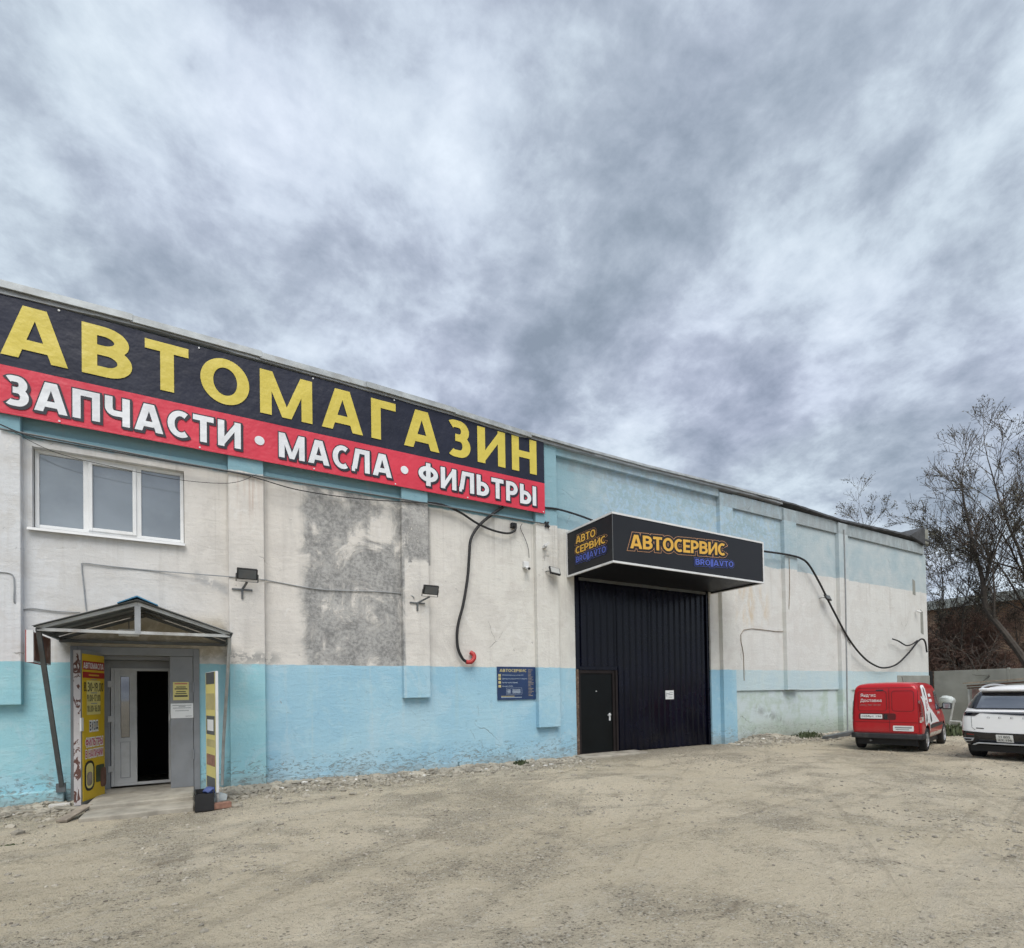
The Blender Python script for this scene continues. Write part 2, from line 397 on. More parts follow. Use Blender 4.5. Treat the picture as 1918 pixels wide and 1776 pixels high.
    # small flakes and scars
    flake = n.mul(n.step(n.noise(flat, 3.4, 10, .72, .7), .665, .685), n.step(x, 14, 6))
    foot = n.mul(n.step(n.add(z, n.mul(n.sub(n.noise(n.scale(flat, (1, 1, 3)), 4.2, 9, .7, 1.0), .5), 1.1)), .62, .34), n.step(n.noise(n.scale(flat, (1, 1, 2.5)), 7, 8, .7, 1.5), .54, .57))
    flake2 = n.mul(n.mul(n.band(x, .3, 1.3, .2), n.band(z, 2.34, 2.56, .09)), n.step(n.noise(flat, 6, 8, .7), .46, .52))
    scar = n.mul(n.mul(n.band(x, -.12, .44, .06), n.band(n.add(z, n.mul(x, .45)), 3.80, 3.98, .07)), n.step(n.noise(flat, 5, 8, .7), .42, .50))
    col = n.mix(lowm, cream, blue); col = n.mix(n.mul(scar, .7), col, (.40, .40, .40))
    col = n.mix(upm, col, upper)
    col = n.mix(n.mul(bare, n.sub(1.0, n.m('MAXIMUM', lowm, upm))), col, greyc)
    col = n.mix(n.mul(n.m('MAXIMUM', flake, flake2), n.sub(1, upm)), col, (.36, .355, .34))
    col = n.mix(n.mul(foot, .8), col, (.23, .27, .27))
    # rust runs and damp
    rust = n.mul(n.mul(n.band(x, .62, .98, .1), n.step(z, 4.5, 5.8)), n.step(n.noise(n.scale(flat, (11, 1, .5)), 1, 6), .46, .66))
    col = n.mix(n.mul(rust, n.mul(n.sub(1, upm), .7)), col, (.40, .25, .18))
    och = n.mul(n.mul(n.band(x, 14.9, 16.4, .35), n.band(z, 3.9, 5.05, .35)), n.step(n.noise(n.scale(flat, (2.2, 1, .7)), 1.5, 6, .6), .44, .64))
    col = n.mix(n.mul(och, .7), col, (.55, .43, .27))
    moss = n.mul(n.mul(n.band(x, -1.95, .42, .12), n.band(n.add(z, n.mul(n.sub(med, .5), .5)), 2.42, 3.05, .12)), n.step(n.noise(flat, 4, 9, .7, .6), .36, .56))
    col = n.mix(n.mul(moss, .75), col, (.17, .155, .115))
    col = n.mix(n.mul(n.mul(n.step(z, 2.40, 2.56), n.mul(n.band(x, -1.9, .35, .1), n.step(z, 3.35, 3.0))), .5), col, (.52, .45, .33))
    grn = n.mul(n.step(n.add(z, n.mul(n.sub(med, .5), 1.2)), .85, .25), n.step(x, 14.5, 16.5))
    col = n.mix(n.mul(grn, .5), col, (.36, .40, .31))
    low = n.step(n.add(z, n.mul(n.sub(wav, .5), .5)), .34, .06)
    col = n.mix(n.mul(low, .42), col, (.27, .27, .24))
    gr = n.mul(n.mul(n.step(z, 7.46, 7.50), n.step(x, 7.9, 8.3)), n.m('MULTIPLY_ADD', n.step(n.noise(n.scale(flat, (3, 1, 1)), 1.6, 9, .65, .4), .35, .6), .45, n.mul(n.step(x, 10, 17), .40)))
    col = n.mix(gr, col, (.27, .30, .31))
    dg = n.mul(n.mul(n.band(x, 15.7, 17.3, .2), n.band(n.add(z, n.mul(n.sub(x, 16.5), .32)), .72, .95, .14)), n.step(n.noise(flat, 3.2, 9, .7, .8), .44, .58))
    col = n.mix(n.mul(dg, .65), col, (.20, .22, .20))
    # hairline cracks
    ce = n.new('ShaderNodeTexVoronoi', feature='DISTANCE_TO_EDGE')
    wv = n.new('ShaderNodeMix', data_type='VECTOR'); wv.inputs[0].default_value = .32
    n.put(wv.inputs[4], flat); nt = n.new('ShaderNodeTexNoise'); n.put(nt.inputs['Vector'], flat); nt.inputs['Scale'].default_value = 1.3; nt.inputs['Detail'].default_value = 6; n.put(wv.inputs[5], nt.outputs['Color'])
    n.put(ce.inputs['Vector'], wv.outputs[1]); ce.inputs['Scale'].default_value = .8
    crack = n.mul(n.mul(n.step(ce.outputs[0], .0045, .0015), n.step(big, .56, .62)), n.step(med, .40, .60))
    col = n.mix(n.mul(crack, .55), col, (.16, .16, .155))
    col = n.mix(n.mul(n.step(fine, .55, .8), .22), col, n.mix(.5, col, (.2, .2, .19)))
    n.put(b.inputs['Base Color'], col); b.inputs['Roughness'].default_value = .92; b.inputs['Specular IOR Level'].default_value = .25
    h = n.add(n.add(n.mul(fine, .5), n.mul(grit, .22)), n.mul(wav, .55))
    h = n.sub(h, n.add(n.mul(n.m('MAXIMUM', bare, n.m('MAXIMUM', foot, flake)), .35), n.mul(crack, .5)))
    n.put(b.inputs['Normal'], n.bump(h, .6, .03))
    return m

def ground_material():
    m, n, b = newmat('dusty_gravel'); v = n.obj(); x, y, z = n.sep(v)
    fl = n.comb(x, y, 0.0)
    big = n.noise(fl, .25, 4, .6, .4); med = n.noise(fl, 1.3, 9, .66, .5); fine = n.noise(fl, 11, 9, .72); grit = n.noise(fl, 75, 5, .7)
    pb = n.new('ShaderNodeTexVoronoi'); n.put(pb.inputs['Vector'], fl); pb.inputs['Scale'].default_value = 38; pc = n.sep(pb.outputs['Color'])[0]; pd = pb.outputs['Distance']
    ps = n.new('ShaderNodeTexVoronoi'); n.put(ps.inputs['Vector'], fl); ps.inputs['Scale'].default_value = 95; qc = n.sep(ps.outputs['Color'])[1]; qd = ps.outputs['Distance']
    def rut(c, q, off, w):
        r = n.comb(n.add(n.mul(x, c), n.mul(y, -q)), n.add(n.mul(x, q), n.mul(y, c)), 0.0)
        k = n.noise(n.scale(r, (.10, 1.7, 1), (off, 9, 0)), 1.5, 8, .60, .55)
        return n.mul(n.step(k, .565, .64), n.step(n.noise(r, 8, 6, .75), .36, .58)), k
    r1, k1 = rut(.98, -.19, 0, 1); r2, k2 = rut(.80, -.60, 4, 1); r3, k3 = rut(.90, .43, 7, 1)
    col = n.mix(n.step(big, .35, .65), (.52, .455, .335), (.60, .53, .405))
    col = n.mix(n.mul(n.step(k1, .46, .34), .45), col, (.53, .48, .385))
    col = n.mix(n.mul(n.step(k2, .45, .33), .30), col, (.55, .50, .41))
    col = n.mix(n.mul(r1, .34), col, (.245, .205, .15)); col = n.mix(n.mul(r2, .24), col, (.225, .195, .15)); col = n.mix(n.mul(r3, .14), col, (.24, .205, .155))
    col = n.mix(n.mul(n.step(med, .50, .74), .34), col, (.30, .26, .195))
    col = n.mix(n.mul(n.step(med, .46, .28), .30), col, (.50, .46, .37))
    # loose stone lies thicker in some places and along the wall foot
    loose = n.step(n.add(n.mul(med, .55), n.mul(n.noise(n.scale(fl, (1, 1, 1), (5, 2, 0)), .33, 4, .6, .6), .60)), .545, .70)
    edge = n.step(n.add(y, n.mul(n.sub(med, .5), 1.5)), -1.7, -.7)
    dens = n.m('MAXIMUM', n.mul(loose, .85), edge)
    col = n.mix(n.mul(dens, .46), col, (.245, .225, .18))
    dk = n.step(n.add(pc, n.mul(dens, .30)), .97, 1.02); lt = n.step(n.sub(1.0, n.sub(pc, n.mul(dens, .16))), .955, .985)
    body = n.step(pd, .62, .40)
    col = n.mix(n.mul(n.mul(dk, body), .75), col, (.135, .12, .095)); col = n.mix(n.mul(n.mul(lt, body), .60), col, (.60, .57, .50))
    dk2 = n.mul(n.step(n.add(qc, n.mul(dens, .22)), .88, .96), n.step(qd, .7, .4)); lt2 = n.mul(n.step(qc, .12, .05), n.step(qd, .7, .4))
    col = n.mix(n.mul(dk2, .60), col, (.16, .14, .11)); col = n.mix(n.mul(lt2, .42), col, (.60, .55, .46))
    col = n.mix(n.mul(n.step(fine, .52, .68), .62), col, (.27, .235, .18))
    col = n.mix(n.mul(n.step(fine, .46, .30), .60), col, (.60, .55, .455))
    col = n.mix(n.mul(n.step(grit, .54, .70), .45), col, (.25, .22, .17)); col = n.mix(n.mul(n.step(grit, .45, .30), .42), col, (.62, .57, .48))
    oil = n.mul(n.step(n.noise(n.scale(fl, (.7, 1.1, 1), (2, 5, 0)), .9, 6, .62, .7), .665, .72), .42)
    col = n.mix(oil, col, (.15, .12, .085))
    n.put(b.inputs['Base Color'], col); b.inputs['Roughness'].default_value = .95; b.inputs['Specular IOR Level'].default_value = .15
    h = n.add(n.add(n.mul(fine, 1.1), n.mul(grit, .4)), n.mul(n.sub(1.0, pd), n.m('MULTIPLY_ADD', dens, .55, .12)))
    h = n.add(n.add(h, n.mul(med, .8)), n.mul(n.sub(1.0, qd), .22)); h = n.sub(h, n.mul(n.add(n.add(r1, r2), r3), .25))
    n.put(b.inputs['Normal'], n.bump(h, .85, .06))
    return m

def brick_material():
    m, n, b = newmat('old_brick'); v = n.obj(); x, y, z = n.sep(v)
    br = n.new('ShaderNodeTexBrick'); n.put(br.inputs['Vector'], n.comb(n.add(x, y), z, 0.0)); br.inputs['Scale'].default_value = 1.0
    br.inputs['Brick Width'].default_value = .27; br.inputs['Row Height'].default_value = .085; br.inputs['Mortar Size'].default_value = .012
    br.inputs['Color1'].default_value = (.30, .175, .115, 1); br.inputs['Color2'].default_value = (.42, .29, .20, 1); br.inputs['Mortar'].default_value = (.10, .085, .07, 1)
    c = n.mix(n.mul(n.step(n.noise(v, .9, 8), .45, .65), .5), br.outputs[0], (.12, .085, .065))
    n.put(b.inputs['Base Color'], c); b.inputs['Roughness'].default_value = .95
    n.put(b.inputs['Normal'], n.bump(br.outputs['Fac'], -.6, .01))
    return m

M = {}
M['wall'] = wall_material(); M['ground'] = ground_material(); M['brick'] = brick_material()
M['flash'] = simple('galvanised_sheet', (.34, .365, .375), .55, .25, .22, 3.5, .15, 30, (.25, .24, .22), .5)
M['felt'] = simple('roofing_felt', (.055, .058, .062), .9, 0, .3, 4, .4, 40)
M['whitepvc'] = simple('white_pvc', (.72, .73, .73), .4, 0, .05, 3, 0, 60, (.5, .47, .42), .3)
M['shadepvc'] = simple('shade_toned_pvc', (.44, .445, .44), .45, 0, .1, 3, 0, 60, (.3, .28, .25), .4)  # white PVC with the lobby shade put into its grey, plus some grime
M['alu'] = simple('grey_paint_metal', (.30, .315, .325), .5, .1, .12, 4, .08, 30, (.20, .17, .14), .4)
M['doorgrey'] = simple('grey_door_paint', (.215, .225, .235), .5, 0, .1, 2.5, .08, 25, (.15, .13, .11), .35)
M['steel'] = simple('dull_steel', (.12, .13, .135), .55, .3, .15, 5, .1, 40, (.13, .08, .05), .35)
M['palesteel'] = simple('pale_steel_bar', (.42, .43, .42), .55, .2, .15, 5, .1, 40, (.2, .15, .11), .5)
M['concrete'] = simple('concrete', (.33, .305, .255), .92, 0, .22, 3, .6, 30, (.18, .16, .125), .6)
M['fencecon'] = simple('fence_concrete', (.255, .26, .235), .93, 0, .14, 1.5, .4, 18, (.17, .18, .15), .6)
M['black'] = simple('black_rubber', (.012, .012, .013), .6, 0, .2, 6)
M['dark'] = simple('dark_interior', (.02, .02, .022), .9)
M['navygate'] = simple('navy_gate_paint', (.0022, .003, .010), .26, 0, .3, 1.5, .16, 3, (.010, .010, .012), .6, 0, .28)
M['blackdoor'] = simple('black_green_door', (.003, .0045, .005), .4, 0, .2, 2, .05, 20, None, 0, 0, .2)
M['brownframe'] = simple('brown_frame', (.016, .012, .012), .55, 0, .2, 4, 0, 60, None, 0, 0, .25)
M['rust'] = simple('rusty_jamb', (.10, .065, .045), .9, 0, .45, 14, .5, 40, (.33, .27, .22), .6)
M['red'] = simple('banner_red', (.60, .030, .060), .45, 0, .06, 1.2, 1.0, 1.5)
M['navy'] = simple('banner_navy', (.013, .016, .033), .5, 0, .15, 1.2, 1.0, 1.5, (.035, .04, .06), .35, 0, .3)
M['yellow'] = simple('banner_yellow', (.60, .49, .075), .45, 0, .04, 1.2, 1.0, 1.5)
M['bwhite'] = simple('banner_white', (.70, .72, .75), .45, 0, .03, 1.2, 1.0, 1.5)
M['bblack'] = simple('banner_black', (.012, .013, .022), .45, 0, .1, 1.2)
M['boxdark'] = simple('sign_box_face', (.013, .014, .017), .45, 0, .12, .8, .05, 1.2, None, 0, 0, .3)
M['trim'] = simple('white_trim', (.66, .67, .67), .4, 0, .06, 3, 0, 60, (.42, .4, .36), .35)
M['orange'] = simple('logo_orange', (.66, .38, .055), .5, 0, .05)
M['peach'] = simple('logo_outline', (.50, .26, .13), .5, 0, .05)
M['logoblue'] = simple('logo_blue', (.07, .11, .46), .5, 0, .05)
M['posty'] = simple('poster_yellow', (.62, .42, .02), .4, 0, .08, 2)
M['palyel'] = simple('poster_pale_yellow', (.68, .60, .22), .45, 0, .05, 2)
M['postred'] = simple('poster_red', (.36, .028, .02), .45, 0, .08, 2)
M['print'] = simple('print_black', (.02, .02, .02), .5)
M['crimson'] = simple('print_crimson', (.45, .03, .06), .5)
M['paper'] = simple('paper_white', (.74, .75, .74), .6, 0, .03, 5)
M['printgrey'] = simple('print_grey', (.28, .29, .30), .6)
M['infoblue'] = simple('info_board_blue', (.012, .035, .105), .35, 0, .2, 1.5)
M['infotext'] = simple('info_text_pale', (.42, .50, .58), .5)
M['infogold'] = simple('info_gold', (.48, .42, .20), .5)
M['sidesign'] = simple('faded_side_sign', (.20, .09, .065), .55, 0, .35, 5, 0, 30, (.42, .33, .28), .8)
M['wood'] = simple('weathered_wood', (.26, .22, .175), .9, 0, .25, 7, .5, 40)
M['brownwood'] = simple('brown_wood', (.13, .065, .045), .85, 0, .3, 7, .4, 40)
M['pinkslat'] = simple('faded_slats', (.30, .20, .185), .8, 0, .2, 5, .2, 40)
M['brickred'] = simple('loose_brick', (.26, .14, .10), .95, 0, .2, 12, .5, 50)
M['stone'] = simple('grey_stone', (.30, .275, .225), .95, 0, .35, 2.2, .3, 40)
M['palestone'] = simple('pale_rubble', (.58, .56, .52), .9, 0, .2, 3)
M['darkstone'] = simple('dark_stone', (.15, .13, .105), .95, 0, .35, 2.2)
M['tyre'] = simple('tyre_rubber', (.018, .018, .019), .85, 0, .25, 8, .2, 30, (.10, .085, .07), .35)
M['rim'] = simple('alloy_rim', (.42, .43, .44), .4, .5, .1, 5)
M['bark'] = simple('bark', (.062, .052, .044), .95, 0, .3, 6, .5, 30)
M['barkb'] = simple('brown_twig', (.125, .075, .058), .95, 0, .3, 6)
M['bud'] = simple('bud_leaf', (.075, .07, .045), .8, 0, .35, 3)
M['bud2'] = simple('brown_bud', (.11, .075, .05), .8, 0, .35, 3)
M['grass'] = simple('weed_green', (.06, .078, .034), .8, 0, .35, 5)
M['redcap'] = simple('red_tape', (.42, .03, .03), .5)
M['roofblue'] = simple('blue_polycarbonate', (.05, .19, .33), .4, 0, .15, 3)
M['roofunder'] = simple('canopy_sheet', (.17, .175, .175), .55, .1, .15, 2.5, .1, 20, (.10, .095, .085), .5)
M['bagblue'] = simple('blue_rag', (.06, .09, .24), .7)
M['sack'] = simple('pale_sack', (.50, .54, .53), .6)
M['roofsheet'] = simple('pale_roof_sheet', (.38, .41, .39), .7, 0, .15, 2)
M['lens'] = simple('lamp_glass', (.42, .43, .42), .15, 0, .05, 3)
def glass(name, col, rough=.06, spec=1.0, coat=1.0):
    m, n, b = newmat(name); v = n.obj()
    n.put(b.inputs['Base Color'], n.mix(n.step(n.noise(v, .9, 4), .35, .65), tuple(c*.85 for c in col), tuple(c*1.15 for c in col)))
    b.inputs['Roughness'].default_value = rough; b.inputs['Specular IOR Level'].default_value = spec; b.inputs['Coat Weight'].default_value = coat; b.inputs['Coat Roughness'].default_value = .03; b.inputs['Coat IOR'].default_value = 2.1
    n.put(b.inputs['Normal'], n.bump(n.noise(v, 1.6, 2), .02, .02))
    return m
M['pane'] = glass('window_glass', (.175, .20, .22))
M['darkglass'] = glass('dark_glass', (.012, .016, .03))
M['carglass'] = glass('car_glass', (.06, .075, .095), .05)

# ------------------------------------------------------------------ ground
def gz(x, y):
    if y > .35 or not (-30 < x < 45) or y < -30: return 0.0
    z = .030*noise.noise((x*.35, y*.35, 3.1)) + .016*noise.noise((x*1.3, y*1.3, 8.0)) + .006*noise.noise((x*4, y*4, 1.0))
    z += .018*noise.noise((x*.22 + y*.1, y*2.2, 5.5)) + .014*noise.noise(((x*.8 + y*.6)*.2, (y*.8 - x*.6)*2.4, 2.5))
    if y > -1.1 and x < 14 or y > -1.3 and x >= 14.5:
        t = min(1, (y + 1.2)/.9); z += (.045 + .03*noise.noise((x*1.7, y*2, 0)))*max(0, t)
    if 14.3 < x < 19 and y > -1.4: z += .14*math.exp(-((x - 15.9)/.9)**2 - ((y + .2)/.5)**2)*(1 + .5*noise.noise((x*3, y*3, 1)))
    d = math.hypot((x + 2.05)/.42, (y + 2.43)/.25)
    if d < 1: z -= .07*(1 - d*d)
    if x > 8.3 and x < 13.7 and y > -.9: z *= .25
    return z
def build_ground():
    xs = [-900, -400, -150, -60, -25, -14] + [-8 + .14*i for i in range(int(32/.14))] + [24 + .6*i for i in range(22)] + [45, 60, 100, 200, 450, 900]
    ys = [-900, -400, -150, -60, -30, -20, -16, -14] + [-12.6 + .10*i for i in range(130)] + [.5, 6, 16, 30, 60, 150, 400, 900]
    mb = MB(); nx = len(xs)
    for y in ys:
        for x in xs: mb.v.append(Vector((x, y, gz(x, y))))
    for j in range(len(ys) - 1):
        for i in range(nx - 1): mb.f.append((j*nx + i, j*nx + i + 1, (j + 1)*nx + i + 1, (j + 1)*nx + i))
    o = build(mb, 'ground', M['ground'], smooth=True); tag(o, kind='structure')
build_ground()

# ------------------------------------------------------------------ the warehouse
BLD = thing('warehouse_building', 'long one storey hall with peeling blue and cream plaster and a row of pilasters', 'building')
def wall_holes(mb, x0, x1, z0, z1, holes, y=0.0, depth=.2, step=1.2):
    xs = sorted({x0, x1, *[h[k] for h in holes for k in (0, 1)]}); zs = sorted({z0, z1, *[h[k] for h in holes for k in (2, 3)]})
    for i in range(len(xs) - 1):
        for j in range(len(zs) - 1):
            cx, cz = (xs[i] + xs[i + 1])/2, (zs[j] + zs[j + 1])/2
            if any(h[0] < cx < h[1] and h[2] < cz < h[3] for h in holes): continue
            mb.face([(xs[i], y, zs[j]), (xs[i + 1], y, zs[j]), (xs[i + 1], y, zs[j + 1]), (xs[i], y, zs[j + 1])])
    for a, b_, c, d in holes:
        D = y + depth
        mb.face([(a, y, c), (a, D, c), (a, D, d), (a, y, d)]); mb.face([(b_, y, c), (b_, y, d), (b_, D, d), (b_, D, c)])
        mb.face([(a, y, d), (a, D, d), (b_, D, d), (b_, y, d)]); mb.face([(a, y, c), (b_, y, c), (b_, D, c), (a, D, c)])
WIN = (-2.33, -.25, 4.48, 5.80); ENT = (-1.79, -.08, -.12, 2.52); GATE = (8.44, 13.66, -.2, 5.0)
mb = MB(); wall_holes(mb, -9, 27.8, -.4, 8.05, [WIN, ENT, GATE], 0, .22)
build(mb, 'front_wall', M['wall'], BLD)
mb = MB(); mb.box(27.55, 27.80, .01, 16, -.4, 8.05); build(mb, 'side_wall', M['wall'], BLD)
mb = MB(); mb.box(-9, -8.75, .01, 16, -.4, 8.05); build(mb, 'side_wall', M['wall'], BLD)
mb = MB(); mb.box(-9, 27.8, 16, 16.25, -.4, 8.05); build(mb, 'rear_wall', M['wall'], BLD)
mb = MB(); mb.box(-9.1, 27.9, .02, 16.3, 7.95, 8.04); build(mb, 'roof', M['felt'], BLD)
# thicker skin of the right-hand bays, ending in a ledge above the plinth
mb = MB(); mb.box(14.6, 17.45, -.055, .03, 1.66, 7.56); mb.box(18.0, 20.75, -.055, .03, 1.64, 7.50); mb.box(21.3, 27.805, -.055, .03, 1.62, 7.50)
build(mb, 'wall_skin', M['wall'], BLD, bevel=.006)
PD = -.14; k_ = (11.2 + PD)/11.2
for x0, x1, z0 in ((-3.08, -2.47, 1.65), (.45, 1.055, -.1), (3.80, 4.41, 1.635), (7.28, 7.94, .83), (14.24, 14.86, -.1), (17.58, 18.30, 1.66), (21.00, 21.64, -.1)):
    pd_ = PD if x0 < 15 else -.20; kk = (11.2 + pd_)/11.2
    mb = MB(); mb.box(x0*kk, x1*kk, pd_, .02, 1.7 + (z0 - 1.7)*k_ if z0 > 0 else z0, 8.0 if x0 < 10 else 7.9)
    build(mb, 'pilaster', M['wall'], BLD, bevel=.012)
# cornice beam, in lengths between the pilasters
px = [-9, -3.05, -2.44, .445, 1.04, 3.75, 4.36, 7.19, 7.84, 14.06, 14.67, 17.36, 18.07, 20.74, 21.37, 27.5]
for i in range(0, len(px), 2):
    a, b_ = px[i], px[i + 1]; zb = 7.76 if a < 14 else 7.50
    mb = MB(); mb.box(a + .003, b_ - .003, -.11 if a < 14 else -.125, .02, zb, 8.0 if a < 14 else 7.95); build(mb, 'cornice_beam', M['wall'], BLD, bevel=.01)
mb = MB(); mb.box(-2.43, .44, -.05, .02, 5.93, 6.02); mb.box(1.045, 3.745, -.05, .02, 5.95, 6.03); mb.box(4.37, 7.18, -.05, .02, 5.96, 6.03)
build(mb, 'string_course', M['wall'], BLD, bevel=.01)
mb = MB(); mb.box(-9, -1.93, -.13, .02, -.2, .27); build(mb, 'plinth', M['wall'], BLD, bevel=.02)
# roof edge: flashing sheets on the left, sagging felt on the right
PROF = [(-9, 8.36), (-2.7, 8.34), (-.75, 8.42), (1.72, 8.39), (4.68, 8.34), (7.59, 8.22), (11.3, 8.23), (16.07, 8.30), (18.6, 8.27), (21.25, 8.17), (23.5, 8.24), (25.9, 8.30), (28, 8.30)]
def rt(x):
    x *= 1.0228
    for (a, za), (b_, zb) in zip(PROF, PROF[1:]):
        if a <= x <= b_: z = za + (zb - za)*(x - a)/(b_ - a); return 1.7 + (z - 1.7)/1.0228
    return 8.15
x = -9.0
while x < 16.6:
    w = 2.0; e = min(x + w, 17.0); j = random.uniform(-.012, .012); tilt = random.uniform(-.012, .012); yy = -.245 + random.uniform(-.012, .012)
    t0, t1 = rt(x) + j - tilt, rt(e) + j + tilt; hh = .125 if x < 7 else .075
    mb = MB()
    mb.prism([(yy, -hh), (yy - .012, -hh + .008), (yy - .002, 0), (.6, .05), (.6, .035), (yy + .02, -.012)], lambda u, v, t, t0=t0, t1=t1, x=x, e=e: (x if t == 0 else e + .03, u, (t0 if t == 0 else t1) + v), 0, 1)
    build(mb, 'flashing_sheet', M['flash'], BLD); x = e
mb = MB(); n_ = 90; prof = []
for i in range(n_ + 1):
    xx = -9 + 26.2*i/n_; z = rt(xx) - (.135 if xx < 7 else .095) + .012*noise.noise((xx*2.3, 0, 0)); yy = -.215 + .01*noise.noise((xx*1.9, 4, 0))
    mb.v += [Vector((xx, yy, z + .05)), Vector((xx, yy, z - .03 - .02*abs(noise.noise((xx*3, 2, 0))))), Vector((xx, .05, z - .05)), Vector((xx, .05, z + .05))]
for i in range(n_):
    for j in range(4): mb.f.append((4*i + j, 4*i + (j + 1) % 4, 4*i + 4 + (j + 1) % 4, 4*i + 4 + j))
build(mb, 'eaves_board', M['alu'], BLD)
mb = MB(); n_ = 110
for i in range(n_ + 1):
    xx = 15.6 + 12.25*i/n_; z = rt(xx) - .03*max(0, 1 - (xx - 15.6)/2); yy = -.22 + .03*noise.noise((xx*1.1, 4, 0)); dr = .055 + .025*min(1, (xx - 15.6)/6) + .04*noise.noise((xx*1.7, 9, 0)) + .02*noise.noise((xx*6, 9, 0))
    mb.v += [Vector((xx, yy, z + .015*noise.noise((xx*3, 1, 0)))), Vector((xx, yy - .015, z - dr)), Vector((xx, .08, z - .16)), Vector((xx, .7, z + .06))]
for i in range(n_):
    for j in range(4): mb.f.append((4*i + j, 4*i + (j + 1) % 4, 4*i + 4 + (j + 1) % 4, 4*i + 4 + j))
build(mb, 'felt_edge', M['felt'], BLD)
mb = MB(); mb.prism([(26.0, 8.12), (27.35, 7.86), (27.35, 8.62), (27.2, 8.64)], lambda u, v, t: (u, t, v), -.25, .8); build(mb, 'corner_upstand', M['felt'], BLD, bevel=.02)
mb = MB(); mb.box(27.36, 27.75, -.22, .8, 7.95, 8.6); build(mb, 'corner_block', M['fencecon'], BLD, bevel=.03)
mb = MB(); mb.box(25.0, 27.9, -.075, .02, -.2, 2.18); build(mb, 'bare_concrete_patch', M['fencecon'], BLD, bevel=.02)
# chipped render at the wall foot: broken slabs of blue plaster
def foot_chips():
    for i, (a, b_, h) in enumerate([(-1.0 + 2.05, 1.9, .1), (2.0, 2.75, .08), (2.8, 3.5, .10), (4.2, 5.0, .16), (5.05, 5.7, .12), (6.6, 7.5, .17), (7.5, 8.25, .12)]):
        mb = MB(); k = 9; top = []
        for j in range(k + 1):
            u = a + (b_ - a)*j/k; top.append((u, gz(u, -.2) + h*(.55 + .65*noise.noise((u*5, i, 0))) + .03))
        poly = [(a, -.1), (b_, -.1)] + top[::-1]
        mb.prism(poly, lambda u, v, t: (u, t - .10*max(0, .25 - v), v), -.06, .01); build(mb, 'plaster_chip', M['wall'], BLD)
foot_chips()

# window
wo = MB()
WY = .11
def frame(mb, x0, x1, z0, z1, w, y0, y1):
    mb.box(x0, x0 + w, y0, y1, z0, z1); mb.box(x1 - w, x1, y0, y1, z0, z1)
    mb.box(x0 + w, x1 - w, y0 + .001, y1, z0, z0 + w); mb.box(x0 + w, x1 - w, y0 + .001, y1, z1 - w, z1)
mb = MB(); frame(mb, -2.32, -.26, 4.52, 5.80, .055, WY, WY + .07)
WF = build(mb, 'window', M['whitepvc'], BLD, bevel=.006)
for a in (-1.70, -.98):
    mb = MB(); mb.box(a, a + .085, WY + .002, WY + .07, 4.57, 5.745); build(mb, 'mullion', M['whitepvc'], WF, bevel=.006)
mb = MB(); frame(mb, -1.63, -.965, 4.56, 5.755, .055, WY - .02, WY + .05); build(mb, 'sash', M['whitepvc'], WF, bevel=.006)
for a, b_ in ((-2.265, -1.70), (-1.575, -1.02), (-.895, -.315)):
    mb = MB(); mb.box(a, b_, WY + .035, WY + .05, 4.575, 5.745); build(mb, 'pane', M['pane'], WF)
mb = MB(); mb.prism([(WY, 4.52), (WY, 4.50), (-.07, 4.455), (-.075, 4.43), (-.085, 4.43), (-.08, 4.47)], lambda u, v, t: (t, u, v), -2.38, -.24); build(mb, 'sill', M['whitepvc'], WF)

# entrance: steel frame, small hall behind it, white inner door
mb = MB()
mb.box(-1.86, -1.76, -.03, .2, -.05, 2.60); mb.box(-.13, -.035, -.03, .2, -.05, 2.60); mb.box(-1.76, -.13, -.028, .2, 2.46, 2.60)
EN = build(mb, 'entrance', M['doorgrey'], BLD, bevel=.006)
mb = MB(); mb.box(-1.80, -1.75, .2, .75, 0, 2.6); mb.box(-.14, -.08, .2, .75, 0, 2.6); mb.box(-1.75, -.14, .2, .75, 2.40, 2.6)
mb.box(-1.75, -1.41, .58, .75, 0, 2.4); mb.box(-.48, -.14, .58, .75, 0, 2.4); mb.box(-1.41, -.48, .60, .75, 2.27, 2.4)
build(mb, 'lobby_wall', M['doorgrey'], EN)
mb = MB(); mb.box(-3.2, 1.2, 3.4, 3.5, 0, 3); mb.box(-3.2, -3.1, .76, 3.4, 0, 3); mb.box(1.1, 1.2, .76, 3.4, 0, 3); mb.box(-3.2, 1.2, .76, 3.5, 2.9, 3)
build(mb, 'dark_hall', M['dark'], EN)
mb = MB(); frame(mb, -1.40, -.49, .16, 2.27, .05, .585, .66); ID = build(mb, 'inner_door', M['shadepvc'], BLD, bevel=.005)
mb = MB(); mb.box(-1.35, -1.02, .60, .65, .21, 1.02); mb.box(-1.35, -1.26, .60, .65, 1.02, 2.22); mb.box(-1.13, -1.02, .60, .65, 1.02, 2.22); mb.box(-1.26, -1.13, .60, .65, 2.12, 2.22)
build(mb, 'fixed_leaf', M['shadepvc'], ID, bevel=.004)
mb = MB(); mb.box(-1.255, -1.135, .615, .63, 1.025, 2.115); build(mb, 'leaf_pane', M['darkglass'], ID)
mb = MB(); frame(mb, -1.27, -1.12, .30, .95, .012, .592, .602); build(mb, 'leaf_panel', M['alu'], ID)
for z in (1.93, 1.31, .42):
    mb = MB(); mb.box(-1.44, -1.37, .565, .60, z, z + .11); build(mb, 'hinge', M['shadepvc'], ID, bevel=.004)
mb = MB(); mb.box(-.485, -.135, -.02, .03, .13, 2.455); RL = build(mb, 'closed_leaf', M['doorgrey'], BLD, bevel=.006); tag(RL, 'narrow grey steel door leaf left closed')
